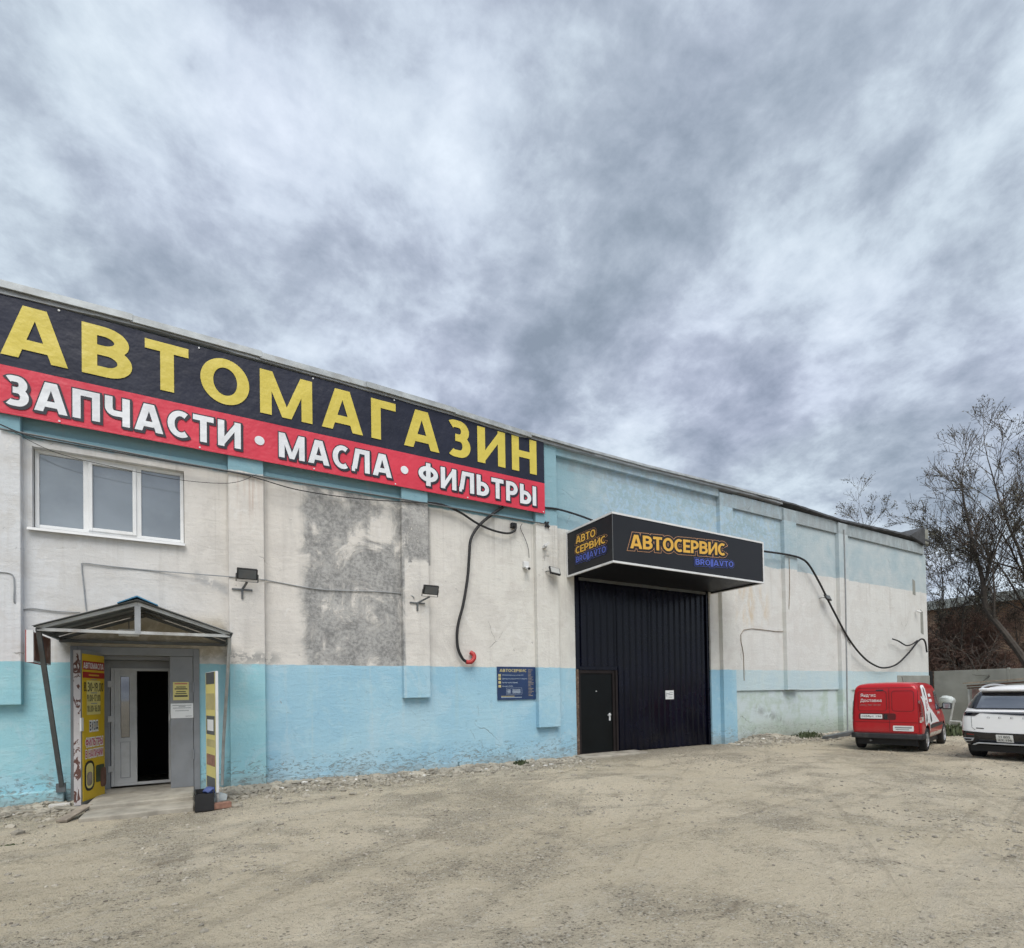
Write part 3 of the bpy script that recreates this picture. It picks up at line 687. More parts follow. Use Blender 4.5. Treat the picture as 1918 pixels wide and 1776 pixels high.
for z in (1.82, .62):
    mb = MB(); mb.tube([(-.135, -.035, z), (-.135, -.035, z + .17)], .018, 8); mb.box(-.19, -.085, -.028, -.018, z + .03, z + .14); build(mb, 'hinge', M['doorgrey'], RL)
mb = MB(); mb.box(-.505, -.487, -.05, 0, 1.33, 1.43); build(mb, 'lock', M['palesteel'], RL)
# open leaf, standing out at right angles to the wall
LA, LB = Vector((-1.635, -.60, 0)), Vector((-1.43, .06, 0)); ld = (LB - LA).normalized(); ln = Vector((ld.y, -ld.x, 0))
def leaf(u, v, t): p = LA + ld*u + ln*t; return (p.x, p.y, v)
LL = (LB - LA).length
mb = MB(); mb.prism([(0, .06), (LL, .06), (LL, 2.50), (0, 2.50)], leaf, -.10, 0)
OL = build(mb, 'open_leaf', M['doorgrey'], BLD, bevel=.006); tag(OL, 'steel door leaf swung open with flaking pale edge')
m_, n, b = newmat('flaking_paint'); v = n.obj(); ms = n.step(n.noise(n.scale(v, (1, 1, .6)), 9, 7, .6, .8), .53, .55)
n.put(b.inputs['Base Color'], n.mix(ms, n.mix(n.noise(v, 12, 6), (.50, .47, .47), (.36, .34, .34)), (.10, .045, .035))); b.inputs['Roughness'].default_value = .8
mb = MB(); mb.prism([(-.004, .07), (-.001, .07), (-.001, 2.49), (-.004, 2.49)], leaf, -.098, -.003); build(mb, 'leaf_edge', m_, OL)
mb = MB(); mb.prism([(-.02, 1.22), (.05, 1.22), (.05, 1.43), (-.02, 1.43)], leaf, -.01, .012); build(mb, 'lock_plate', M['trim'], OL, bevel=.004)

# gate
def corr(x0, x1, z0, z1, y, pitch=.22, d=.028):
    mb = MB(); x = x0; pts = []
    while x < x1:
        for u, q in ((0, 0), (.38, 0), (.5, 1), (.88, 1)):
            xx = x + u*pitch
            if xx < x1: pts.append((xx, y - d*q))
        x += pitch
    pts.append((x1, y))
    for (a, ya), (b_, yb) in zip(pts, pts[1:]): mb.face([(a, ya, z0), (b_, yb, z0), (b_, yb, z1), (a, ya, z1)])
    return mb
mb = MB(); mb.box(8.44, 8.60, .05, .20, 2.31, 4.98); mb.box(13.56, 13.66, .05, .20, -.1, 4.98); mb.box(8.60, 13.56, .052, .20, 4.86, 4.98); mb.box(9.80, 9.90, .055, .20, 0, 2.31); mb.box(8.60, 9.90, .053, .2, 2.29, 2.38)
GT = build(mb, 'gate', M['navygate'], BLD, bevel=.006); tag(GT, 'tall dark navy sheet metal gate with a wicket door')
for a, b_, z0_ in ((8.60, 9.92, 2.36), (9.88, 11.20, .03), (11.19, 12.38, .03), (12.37, 13.56, .03)): build(corr(a, b_, z0_, 4.87, .14 + .004*(a > 9) + .003*(a > 12), .235, .04), 'gate_sheet', M['navygate'], GT)
mb = MB(); frame(mb, 8.53, 9.79, .0, 2.28, .085, .03, .16); build(mb, 'wicket_frame', M['brownframe'], GT, bevel=.006)
mb = MB(); mb.box(8.615, 9.705, .06, .12, .04, 2.195); WD = build(mb, 'wicket_door', M['blackdoor'], BLD, bevel=.006); tag(WD, 'black green wicket door at the left foot of the gate')
mb = MB(); mb.tube([(9.60, .06, 1.07), (9.60, .0, 1.07), (9.49, .0, 1.07)], .012, 8); mb.box(9.575, 9.625, .045, .062, .92, 1.12); build(mb, 'handle', M['trim'], WD)
mb = MB(); mb.tube([(9.15, .062, 1.72), (9.15, .045, 1.72)], .014, 10); build(mb, 'peephole', M['trim'], WD)
mb = MB(); mb.box(8.435, 8.525, -.012, .03, .0, 2.30); build(mb, 'rusty_jamb', M['rust'], GT, bevel=.01)
mb = MB(); mb.box(9.79, 9.86, -.005, .05, 0, 2.29); build(mb, 'rusty_post', M['brownframe'], GT, bevel=.006)
mb = MB()
mb.box(8.62, 13.5, .02, .06, 4.66, 4.74)
build(mb, 'lintel_strip', M['steel'], GT)
mb = MB(); mb.obox((9.4, -.22, .015), (2.1, .55, .10), Matrix.Rotation(.02, 3, 'X')); TH = build(mb, 'threshold_slab', M['concrete'], BLD, bevel=.02)

# porch steps
PO = thing('porch_step', 'worn grey concrete porch slab in front of the open shop entrance', 'step', (-.85, -.7, 0))
def porch_slab(x0, x1, y0, y1, z, seed):
    mb = MB(); k = 12; pts = []
    for j in range(k + 1): u = x0 + (x1 - x0)*j/k; pts.append((u, y0 + .05*noise.noise((u*3, seed, 0))))
    poly = pts + [(x1, y1), (x0, y1)]
    mb.prism(poly, lambda u, v, t: (u, v, t), -.15, z); return mb
build(porch_slab(-1.52, -.13, -1.12, .6, .13, 1), 'upper_slab', M['concrete'], PO, bevel=.02)
build(porch_slab(-1.50, -.12, -1.72, -1.10, .065, 5), 'lower_slab', M['concrete'], PO, bevel=.02)

# ------------------------------------------------------------------ canopy over the entrance
CA = thing('entrance_canopy', 'small gabled metal canopy on slanted braces over the shop entrance', 'canopy', (-.8, -.7, 2.7))
CY = -1.4
L0, R0, AP = Vector((-1.99, CY, 2.71)), Vector((.40, CY, 2.71)), Vector((-.83, CY, 3.15))
Lw, Rw, Aw = Vector((-1.99, -.01, 2.71)), Vector((.40, -.01, 2.71)), Vector((-.83, -.01, 3.15))
mb = MB(); mb.bar(L0, R0, .04, .045); build(mb, 'tie_bar', M['palesteel'], CA)
mb = MB(); mb.bar(L0 + Vector((0, 0, .02)), AP, .04, .045); build(mb, 'rafter', M['palesteel'], CA)
mb = MB(); mb.bar(AP, R0 + Vector((0, 0, .02)), .04, .045); build(mb, 'rafter', M['palesteel'], CA)
mb = MB(); mb.bar(AP - Vector((0, 0, .02)), (AP.x, CY, 2.70), .075, .045, (0, 1, 0)); build(mb, 'king_post', M['alu'], CA)
for A, B in ((Lw, Aw), (Aw, Rw)):
    mb = MB(); mb.bar(A + Vector((0, -.03, 0)), B + Vector((0, -.03, 0)), .04, .045); build(mb, 'rafter', M['steel'], CA)
mb = MB(); mb.bar(L0, Lw, .04, .045); build(mb, 'side_rail', M['steel'], CA)
mb = MB(); mb.bar(R0, Rw, .04, .045); build(mb, 'side_rail', M['steel'], CA)
mb = MB(); mb.bar(Lw + Vector((0, -.04, -.03)), Rw + Vector((0, -.04, -.03)), .05, .05); build(mb, 'wall_rail', M['steel'], CA)
for t in (.36, .70):
    for A, B, A2, B2 in ((L0, AP, Lw, Aw), (AP, R0, Aw, Rw)):
        mb = MB(); mb.bar(A.lerp(A2, t) + Vector((0, 0, .03)), B.lerp(B2, t) + Vector((0, 0, .03)), .035, .03); build(mb, 'purlin', M['steel'], CA)
def roof_sheet(A, B, A2, B2):
    mb = MB(); k = 22
    ext = (A - B).normalized()*.05
    for i in range(k + 1):
        t = i/k; z = .055 + (.018 if i % 2 else 0)
        for s_, (P, Q) in enumerate(((A + ext, A2 + ext), (B, B2))):
            p = P.lerp(Q, t*1.0); mb.v.append(p + Vector((0, -.08*(1 - t), z)))
    for i in range(k): mb.f.append((2*i, 2*i + 1, 2*i + 3, 2*i + 2))
    return mb
for a in ((L0, AP, Lw, Aw), (R0, AP, Rw, Aw)):
    o = build(roof_sheet(*a), 'roof_sheet', M['roofunder'], CA); so = o.modifiers.new('s', 'SOLIDIFY'); so.thickness = .006
mb = MB(); mb.prism([(-.24, -.10), (0, .015), (.26, -.10), (.26, -.085), (0, .035), (-.24, -.085)], lambda u, v, t: (AP.x + u, t, AP.z + .075 + v), CY - .10, 0); build(mb, 'ridge_cap', M['roofblue'], CA)
mb = MB(); mb.bar(L0 + Vector((.01, .03, -.02)), (-1.95, -.12, .28), .055, .055); build(mb, 'brace', M['steel'], CA)
mb = MB(); mb.box(-2.02, -1.90, -.17, -.125, .24, .38); build(mb, 'brace_foot', M['steel'], CA)
mb = MB(); mb.tube(smooth_path([R0 + Vector((0, .04, -.02)), (.37, -.9, 1.9), (.33, -.3, .9), (.31, -.08, .12)]), .026, 8); build(mb, 'brace', M['palesteel'], CA, smooth=True)
LM = thing('porch_lamp', 'small white box lamp hung under the entrance canopy', 'lamp', (-1.04, -.5, 2.76))
mb = MB(); mb.box(-1.18, -.90, -.40, -.30, 2.755, 2.87); build(mb, 'lamp_box', M['trim'], LM, bevel=.01)
mb = MB(); mb.tube([(-1.04, -.35, 2.87), (-1.04, -.35, 3.0)], .008, 6); build(mb, 'hanger', M['steel'], LM)
# side sign board hung from the canopy
SB = thing('canopy_side_sign', 'faded brown and white sign board hung on the left side of the entrance canopy', 'sign', (-2.02, -.8, 2.3))
mb = MB(); mb.box(-2.075, -2.045, -1.36, -.35, 2.26, 2.68); build(mb, 'board', M['trim'], SB)
mb = MB(); mb.box(-2.044, -2.038, -1.30, -.37, 2.28, 2.67); build(mb, 'faded_face', M['sidesign'], SB)
mb = MB(); mb.box(-2.11, -2.035, -1.385, -1.362, 2.25, 2.70); build(mb, 'white_edge', M['trim'], SB)
mb = MB(); mb.box(-2.12, -2.111, -1.38, -.35, 2.25, 2.70); build(mb, 'red_back', M['postred'], SB)

# poster on the open leaf
def onleaf(t):
    return lambda u, v: leaf(u, v, t)
PS = thing('opening_hours_poster', 'tall yellow poster with opening hours on the open door leaf', 'poster', leaf(.4, .2, .01))
mb = MB(); mb.prism([(.03, .12), (LL - .01, .12), (LL - .01, 2.44), (.03, 2.44)], leaf, .003, .010); build(mb, 'poster_sheet', M['posty'], PS)
fn = onleaf(.0115)
build_flat(rect(fn, .03, LL - .01, 2.19, 2.33), 'red_stripe', M['postred'], PS)
build_flat(rect(fn, .03, LL - .01, 2.06, 2.155), 'red_stripe', M['postred'], PS)
build_flat(rect(fn, .14, LL - .14, 1.47, 2.02), 'pale_panel', M['palyel'], PS)
f2 = onleaf(.013)
def ptext(s, u0, u1, v0, v1, mat, off=.02): build_flat(fit_text(s, u0, u1, v0, v1, f2, off), 'lettering', M[mat], PS)
block_text('АВТОМАСЛА', .05, LL - .04, 2.21, 2.305, f2, 'paper', PS, .22, .12)
for s_, u0_, u1_, v0_, v1_ in (('8.30-19.00', .06, LL - .05, 1.845, 1.99), ('9.00-17.00', .15, LL - .14, 1.685, 1.795), ('10.00-16.00', .15, LL - .14, 1.515, 1.62)): block_text(s_, u0_, u1_, v0_, v1_, f2, 'print', PS, .19, .12, name='digit')
for z in (2.03, 1.815, 1.645): build_flat(rect(f2, .26, LL - .24, z, z + .014), 'small_print', M['printgrey'], PS)
build_flat(rect(f2, .20, LL - .18, 2.095, 2.12), 'small_print', M['orange'], PS)
f15 = onleaf(.0122)
ROW = (('ВХОД', .22, LL - .22, 1.215, 1.36, 'print'), ('ФИЛЬТРЫ', .10, LL - .07, .97, 1.09, 'crimson'), ('В НАЛИЧИИ', .10, LL - .07, .79, .905, 'crimson'))
for s, u0, u1, v0, v1, mt in ROW:
    block_text(s, u0, u1, v0, v1, f15, 'paper', PS, .22, .12, pad=.16, name='lettering_outline', whole=True); block_text(s, u0, u1, v0, v1, f2, mt, PS, .22, .12)
# picture at the foot of the poster: a canister and a filter
f3 = onleaf(.012); f4 = onleaf(.0132); f5 = onleaf(.0142)
build_flat(MB().face([f3(u, v) for u, v in rrect(.07, .36, .26, .74, .12)]), 'printed_canister', M['print'], PS)
build_flat(MB().face([f4(u, v) for u, v in rrect(.11, .32, .30, .70, .09)]), 'printed_canister', M['palyel'], PS)
build_flat(MB().face([f5(u, v) for u, v in rrect(.13, .29, .34, .56, .06)]), 'printed_label', M['wood'], PS)
build_flat(MB().face([f3(u, v) for u, v in rrect(.40, .66, .36, .64, .03)]), 'printed_filter', M['grass'], PS)
build_flat(MB().face([f4(u, v) for u, v in rrect(.54, .72, .26, .58, .06)]), 'printed_filter', M['brownwood'], PS)
# notices on the closed leaf
def notice(name, label, x0, x1, z0, z1, base, lines, y=-.024):
    T = thing(name, label, 'notice', ((x0 + x1)/2, y, z0))
    mb = MB(); mb.box(x0, x1, y - .004, y, z0, z1); build(mb, 'sheet', M[base], T)
    for (a, b_, zc, h, mt) in lines:
        build_flat(rect(lambda u, v: (x0 + u*(x1 - x0), y - .006, z0 + v*(z1 - z0)), a, b_, zc, zc + h), 'print_line', M[mt], T)
    return T
notice('yellow_notice', 'small yellow notice with black print on the grey door leaf', -.44, -.20, 1.68, 2.0, 'palyel',
       [(.1, .9, .88, .05, 'crimson'), (.2, .8, .70, .05, 'print'), (.1, .9, .59, .06, 'print'), (.2, .8, .44, .05, 'print'), (.15, .85, .33, .05, 'print'), (.08, .92, .18, .09, 'print')])
notice('white_notice', 'white paper notice taped below the yellow one on the grey door leaf', -.478, -.135, 1.36, 1.62, 'paper',
       [(.08, .92, .85, .04, 'printgrey'), (.35, .65, .76, .04, 'printgrey'), (.1, .9, .67, .04, 'printgrey'), (.2, .8, .48, .04, 'printgrey'), (.65, .95, .10, .04, 'printgrey')])
GN = notice('gate_notice', 'small white paper sheet stuck on the dark navy gate', 11.78, 12.12, 1.45, 1.71, 'paper',
       [(.10, .17, .30, .45, 'printgrey'), (.12, .5, .60, .07, 'printgrey'), (.35, .85, .50, .08, 'printgrey'), (.5, .9, .75, .05, 'printgrey'), (.4, .8, .20, .06, 'printgrey')], .105)

# standing advertising board, seen nearly edge on
ST = thing('standing_sign', 'narrow yellow and white advertising board standing edge on beside the entrance', 'sign', (.2, -1.45, 0))
SA, SBk = Vector((.205, -1.62, 0)), Vector((.075, -1.0, 0)); sd = (SBk - SA).normalized(); sn = Vector((-sd.y, sd.x, 0))
def stf(u, v, t): p = SA + sd*u + sn*t; return (p.x + (v - 1.1)*.0, p.y, v)
SL = (SBk - SA).length
mb = MB(); mb.prism([(0, .22), (SL, .22), (SL, 2.13), (0, 2.13)], stf, -.02, .02); build(mb, 'board', M['trim'], ST, bevel=.004)
fs = lambda u, v: stf(u, v, .023); fs2 = lambda u, v: stf(u, v, .0245)
build_flat(rect(fs, .01, SL - .01, .24, 2.12), 'printed_face', M['palyel'], ST)
for v0, v1, mt in ((1.93, 2.12, 'steel'), (1.52, 1.78, 'infogold'), (1.12, 1.42, 'steel'), (.92, 1.04, 'infogold'), (.62, .80, 'brickred'), (.24, .44, 'steel')):
    build_flat(rect(fs2, .05, SL - .05, v0, v1), 'printed_block', M[mt], ST)
build_flat(rect(lambda u, v: stf(u, v, .026), .12, SL - .12, 1.18, 1.36), 'printed_block', M['paper'], ST)
mb = MB(); mb.tube([(SA.x, SA.y + .03, -.05), (SA.x, SA.y + .03, .25)], .022, 8); mb.tube([(SBk.x, SBk.y - .03, -.05), (SBk.x, SBk.y - .03, .25)], .022, 8); build(mb, 'legs', M['palesteel'], ST)
BR = MB(); BR.obox((.255, -1.76, .045), (.25, .12, .09), Matrix.Rotation(.2, 3, 'Z')); o = build(BR, 'loose_brick', M['brickred'], None, bevel=.008, base=(.255, -1.76, 0)); tag(o, 'red brick lying against the foot of the standing advertising board', 'brick')
CR_ = thing('black_crate', 'black open crate on the ground between the porch and the standing sign', 'crate', (.02, -1.6, 0))
mb = MB(); a0, a1, b0, b1, hh = -.105, .15, -1.86, -1.30, .26
mb.box(a0, a0 + .015, b0, b1, .0, hh); mb.box(a1 - .015, a1, b0, b1, 0, hh); mb.box(a0 + .016, a1 - .016, b0, b0 + .015, 0, hh - .002); mb.box(a0 + .016, a1 - .016, b1 - .015, b1, 0, hh - .002); mb.box(a0 + .016, a1 - .016, b0 + .016, b1 - .016, 0, .02)
build(mb, 'crate_body', M['black'], CR_)
def lump(c, r, sq=(1, 1, 1), seed=0, n=2):
    bm = bmesh.new(); bmesh.ops.create_icosphere(bm, subdivisions=n, radius=1)
    mb = MB()
    for v in bm.verts:
        d = v.co.copy(); k = 1 + .35*noise.noise(d*1.4 + Vector((seed, 0, 0))) + .15*noise.noise(d*3.5 + Vector((0, seed, 0)))
        mb.v.append(Vector(c) + Vector((d.x*r*sq[0]*k, d.y*r*sq[1]*k, d.z*r*sq[2]*k)))
    mb.f = [tuple(v.index for v in f.verts) for f in bm.faces]; bm.free(); return mb
o = build(lump((.10, -1.50, .25), .085, (1.1, 1, .7), 4), 'blue_rag', M['bagblue'], None, smooth=True, base=(.10, -1.50, .2)); tag(o, 'crumpled blue rag on the rim of the black crate', 'rag')
o = build(lump((.22, -1.33, .10), .11, (1.2, 1, .8), 9), 'plastic_bag', M['sack'], None, smooth=True, base=(.22, -1.33, .04)); tag(o, 'crumpled pale plastic bag on the ground behind the standing sign', 'bag')
PK = MB(); PK.obox((-1.60, -1.30, .075), (.14, .62, .035), Matrix.Rotation(-.35, 3, 'Z') @ Matrix.Rotation(.16, 3, 'X')); o = build(PK, 'loose_plank', M['wood'], None, bevel=.006, base=(-1.60, -1.30, .03)); tag(o, 'short weathered plank leaning on the porch edge below the yellow poster', 'plank')
PK = MB(); PK.obox((-1.93, -.42, .06), (.26, .10, .08), Matrix.Rotation(.1, 3, 'Z')); o = build(PK, 'pale_brick', M['palestone'], None, bevel=.008, base=(-1.93, -.42, .02)); tag(o, 'pale brick lying on the rubble at the foot of the blue plinth', 'brick')
for i, (x, y, a, l) in enumerate(((-2.3, -.55, .2, .35), (-1.8, -.62, -.3, .3), (-2.65, -.5, .1, .28))):
    PK = MB(); PK.obox((x, y, .055), (l, .13, .03), Matrix.Rotation(a, 3, 'Z') @ Matrix.Rotation(.08, 3, 'Y')); o = build(PK, 'tile_shard', M['stone'], None, bevel=.004, base=(x, y, .02))
    tag(o, ('long flat grey shard below the canopy brace', 'flat grey shard beside the open door leaf', 'small flat grey shard farthest left on the rubble')[i], 'shard', 'flat shards on the rubble')

# ------------------------------------------------------------------ big banner
BN = thing('shop_banner', 'long navy and red banner with yellow and white lettering under the roof edge', 'banner', (2.1, -.2, 6.17))
BX0, BX1, BZ0, BZ1, BM_, BY = -3.1, 7.43, 6.17, 8.035, 6.925, -.195
def bedge(x): return .008*noise.noise((x*.9, 0, 2.0)) + .004*noise.noise((x*3, 0, 7.0))
def bstrip(z0, z1, name, mat, lowwavy):
    mb = MB(); k = 60
    for i in range(k + 1):
        x = BX0 + (BX1 - BX0)*i/k
        mb.v += [Vector((x, BY, z0 + (bedge(x) if lowwavy else 0))), Vector((x, BY, z1 + (0 if lowwavy else bedge(x + 40))))]
    for i in range(k): mb.f.append((2*i, 2*i + 2, 2*i + 3, 2*i + 1))
    o = build_flat(mb, name, M[mat], BN); s_ = o.modifiers.new('s', 'SOLIDIFY'); s_.thickness = .006; s_.offset = -1; return o
bstrip(BM_, BZ1, 'navy_field', 'navy', False); bstrip(BZ0, BM_ - .0005, 'red_field', 'red', True)
mb = MB(); mb.tube([(BX0, BY + .012, BZ0 + .02), (BX1, BY + .012, BZ0 + .02)], .014, 8); build(mb, 'hem_rod', M['red'], BN)
for x in (-1.95, .0, 1.95, 3.6, 5.3, 7.38):
    for z in (BZ1 - .03, BZ0 + .035):
        mb = MB(); mb.tube([(x, BY - .012, z), (x, BY + .01, z)], .016, 8); build(mb, 'eyelet', M['trim'], BN)
bf = lambda d: (lambda u, v: (u, BY - d, v))
block_text('АВТОМАГАЗИН', -2.65, 7.20, 7.085, 7.925, bf(.012), 'yellow', BN, .245, .22)
for s, u0, u1 in (('ЗАПЧАСТИ', -2.62, .66), ('МАСЛА', 1.31, 3.52), ('ФИЛЬТРЫ', 4.12, 7.17)):
    block_text(s, u0, u1, 6.31, 6.785, bf(.009), 'bblack', BN, .25, .16, pad=.055, shift=(.006, -.004), name='lettering_outline', whole=True)
    block_text(s, u0, u1, 6.31, 6.785, bf(.0105), 'bblack', BN, .25, .16, pad=.045, shift=(.022, -.026), name='lettering_shadow', whole=True)
    block_text(s, u0, u1, 6.31, 6.785, bf(.013), 'bwhite', BN, .25, .16)
for x in (.975, 3.805):
    mb = MB(); mb.face([(x + .085*cos(t*pi/12), BY - .012, 6.545 + .085*sin(t*pi/12)) for t in range(24)]); build_flat(mb, 'dot', M['bwhite'], BN)

# ------------------------------------------------------------------ sign box over the gate
SX = thing('gate_sign_box', 'black box sign with white edging jutting out over the navy gate', 'sign', (10.97, -.9, 4.7))
x0, x1, y0, z0, z1 = 8.21, 13.74, -1.8, 4.70, 5.83
mb = MB(); mb.box(x0, x1, y0, y0 + .04, z0, z1); build(mb, 'front_face', M['boxdark'], SX)
mb = MB(); mb.box(x0, x0 + .04, y0 + .041, -.005, z0, z1); build(mb, 'end_face', M['boxdark'], SX)
mb = MB(); mb.box(x1 - .04, x1, y0 + .041, -.005, z0, z1); build(mb, 'end_face', M['boxdark'], SX)
mb = MB(); mb.box(x0 + .041, x1 - .041, y0 + .041, -.005, z1 - .06, z1 - .03); build(mb, 'top_sheet', M['flash'], SX)
mb = MB()
yy = y0 + .05
while yy < -.05:
    mb.box(x0 + .045, x1 - .045, yy, yy + .085, z0 + .03, z0 + .05); mb.box(x0 + .045, x1 - .045, yy + .086, yy + .10, z0 + .045, z0 + .055); yy += .10
build(mb, 'soffit', M['boxdark'], SX)
mb = MB()
w = .045
for zz in (z0, z1):
    mb.box(x0 - .012, x1 + .012, y0 - .012, y0 + .03, zz - w/2, zz + w/2); mb.box(x0 - .013, x0 + .03, y0 + .031, -.006, zz - w/2, zz + w/2); mb.box(x1 - .03, x1 + .013, y0 + .031, -.006, zz - w/2, zz + w/2)
mb.box(x1 - .03, x1 + .014, y0 - .014, y0 + .03, z0 + w/2, z1 - w/2); mb.box(x0 - .014, x0 + .03, -.05, -.006, z0 + w/2, z1 - w/2)
build(mb, 'edge_trim', M['trim'], SX)
mb = MB(); mb.box(x0 - .006, x0 + .006, y0 - .006, y0 + .006, z0 + w/2, z1 - w/2); build(mb, 'corner_seam', M['steel'], SX)
tl = .062
def bxf(d): return lambda u, v: (u, y0 - d, v + (u - 8.75)*tl)
A0, A1 = wp(1180, 1027, y0).x, wp(1358, 1043, y0).x
zb, zt = wp(1180, 1027, y0).z, wp(1180, 1001, y0).z
B0, B1 = wp(1302, 1058, y0).x, wp(1373, 1063, y0).x
def logo(fn, s, u0, u1, v0, v1, mat, out):
    block_text(s, u0, u1, v0, v1, fn(.006), out, SX, .24, .06, pad=.20, name='lettering_outline', whole=True)
    block_text(s, u0, u1, v0, v1, fn(.008), 'boxdark', SX, .24, .06, pad=.165, name='lettering_backing', whole=True)
    block_text(s, u0, u1, v0, v1, fn(.012), mat, SX, .24, .06)
logo(bxf, 'АВТОСЕРВИС', A0, A1, zb, zt, 'orange', 'peach')
zz0 = wp(1302, 1058, y0).z - (B0 - 8.75)*tl; zz1 = wp(1302, 1047, y0).z - (B0 - 8.75)*tl
def blogo(fn, s, u0, u1, v0, v1):
    block_text(s, u0, u1, v0, v1, fn(.0095), 'logoblue', SX, .22, .10, pad=.235, name='lettering_outline', whole=True)
    block_text(s, u0, u1, v0, v1, fn(.0105), 'boxdark', SX, .22, .10, pad=.195, name='lettering_backing', whole=True)
    block_text(s, u0, u1, v0, v1, fn(.0135), 'logoblue', SX, .22, .10)
blogo(bxf, 'BRO||AVTO', B0, B1, zz0, zz1)
def bsf(d): return lambda u, v: (x0 - d, -u, v)
logo(bsf, 'АВТО', .42, 1.20, 5.44, 5.63, 'orange', 'peach'); logo(bsf, 'СЕРВИС', .40, 1.56, 5.19, 5.37, 'orange', 'peach')
blogo(bsf, 'BRO||AVTO', .42, 1.57, 4.97, 5.12)

# info board
IB = thing('info_board', 'small dark blue service list board screwed to the wall left of the gate', 'sign', (6.6, -.01, 1.55))
ix0, ix1, iz0, iz1 = 6.09, 7.17, 1.545, 2.345
mb = MB(); mb.box(ix0, ix1, -.03, -.012, iz0, iz1); build(mb, 'board', M['infoblue'], IB)
fi = lambda u, v: (ix0 + u*(ix1 - ix0), -.032, iz1 - v*(iz1 - iz0))
fi2 = lambda u, v: (ix0 + u*(ix1 - ix0), -.032, iz0 + v*(iz1 - iz0))
def it(s, u0, u1, v0, v1, mat, off=.0): build_flat(fit_text(s, u0, u1, v0, v1, fi2, off), 'lettering', M[mat], IB)
block_text('АВТОСЕРВИС', .06, .76, .84, .93, fi2, 'infogold', IB, .2, .14)
it('Обслуживание автомобилей', .12, .67, .725, .765, 'infotext', .0); it('Диагностика двигателя и ходовой', .12, .77, .615, .655, 'infotext', .0); it('Ремонт автомобилей', .12, .52, .50, .545, 'infotext', .0); it('Замена масла', .12, .39, .395, .435, 'infotext', .0)
for v in (.70, .60, .49, .375): build_flat(rect(fi2, .025, .09, v, v + .075), 'pictogram', M['infogold'], IB)
for a in ((.23, .63, .355, .36), (.23, .63, .16, .165), (.23, .235, .165, .355), (.625, .63, .165, .355)): build_flat(rect(fi2, *a), 'box_line', M['infotext'], IB)
for v in (.285, .245, .20): build_flat(rect(fi2, .25, .33, v, v + .02), 'small_print', M['infotext'], IB); build_flat(rect(fi2, .38, .59, v, v + .02), 'small_print', M['infotext'], IB)
for i in range(19): build_flat(rect(fi2, .80, .80 + random.uniform(.06, .15), .90 - i*.044, .917 - i*.044), 'small_print', M['wood'], IB)
build_flat(rect(fi2, .09, .43, .10, .118), 'small_print', M['infogold'], IB); build_flat(rect(fi2, .09, .62, .065, .08), 'small_print', M['infotext'], IB)

# ------------------------------------------------------------------ floodlights, cameras
def floodlight(p, label, side=1, w=.34, h=.20, arm=.38, group='floodlights on the wall', face=(0, -.9, -.45), mat='black'):
    p = Vector(p); T = thing('floodlight', label, 'lamp', (p.x, p.y, p.z), 0, group)
    f_ = Vector(face).normalized(); up = Vector((0, 0, 1)); a = f_.cross(up).normalized(); b_ = a.cross(f_).normalized(); R_ = Matrix((a, f_, b_)).transposed()
    mb = MB(); mb.obox(p, (w, .07, h), R_); build(mb, 'housing', M[mat], T, bevel=.012)
    mb = MB(); mb.obox(p + f_*.037, (w*.86, .006, h*.8), R_); build(mb, 'lens', M['steel' if mat == 'black' else 'lens'], T)
    mb = MB(); mb.bar(p + a*(w/2 + .01), p + a*(w/2 + .01) - b_*(h*.75), .02, .006); mb.bar(p - a*(w/2 + .01), p - a*(w/2 + .01) - b_*(h*.75), .02, .006); mb.bar(p - a*(w/2 + .01) - b_*h*.75, p + a*(w/2 + .01) - b_*h*.75, .02, .006); build(mb, 'yoke', M['steel'], T)
    q = p - b_*(h*.78); wall = Vector((q.x - side*arm*.55, PD, q.z - .12))
    mb = MB(); mb.bar(q, wall, .03, .03); mb.bar(wall + Vector((-.17, -.01, 0)), wall + Vector((.17, -.01, 0)), .035, .03); mb.bar(wall + Vector((0, -.012, 0)), wall + Vector((0, -.012, -.17)), .035, .03); build(mb, 'arm', M['steel'], T)
    return T
floodlight((.735, -.36, 3.97), 'black floodlight on a tee bracket on the pilaster right of the canopy', .35)
floodlight((4.28, -.42, 3.96), 'black floodlight on a slanted arm on the pilaster with the chipped grey top', 1)
def small_flood(p, label, lens):
    p = Vector(p); T = thing('floodlight', label, 'lamp', p, 0, 'floodlights on the wall'); R_ = Matrix.Rotation(-.5, 3, 'X') @ Matrix.Rotation(.15, 3, 'Y')
    mb = MB(); mb.obox(p, (.30, .05, .22), R_); build(mb, 'housing', M['black'], T, bevel=.01)
    mb = MB(); mb.obox(p + R_ @ Vector((0, -.028, 0)), (.25, .006, .17), R_); build(mb, 'lens', M[lens], T)
    mb = MB(); mb.bar(p, p + Vector((-.16, .10, 0)), .02, .02); mb.bar(p + Vector((-.16, .10, 0)), (p.x - .16, -.05, p.z), .02, .02); build(mb, 'bracket', M['steel'], T)
small_flood((7.62, -.30, 4.73), 'small square floodlight with pale glass beside the sign box', 'lens')
small_flood((19.65, -.28, 4.98), 'small dark floodlight high on the far bay above the sagging hose', 'steel')
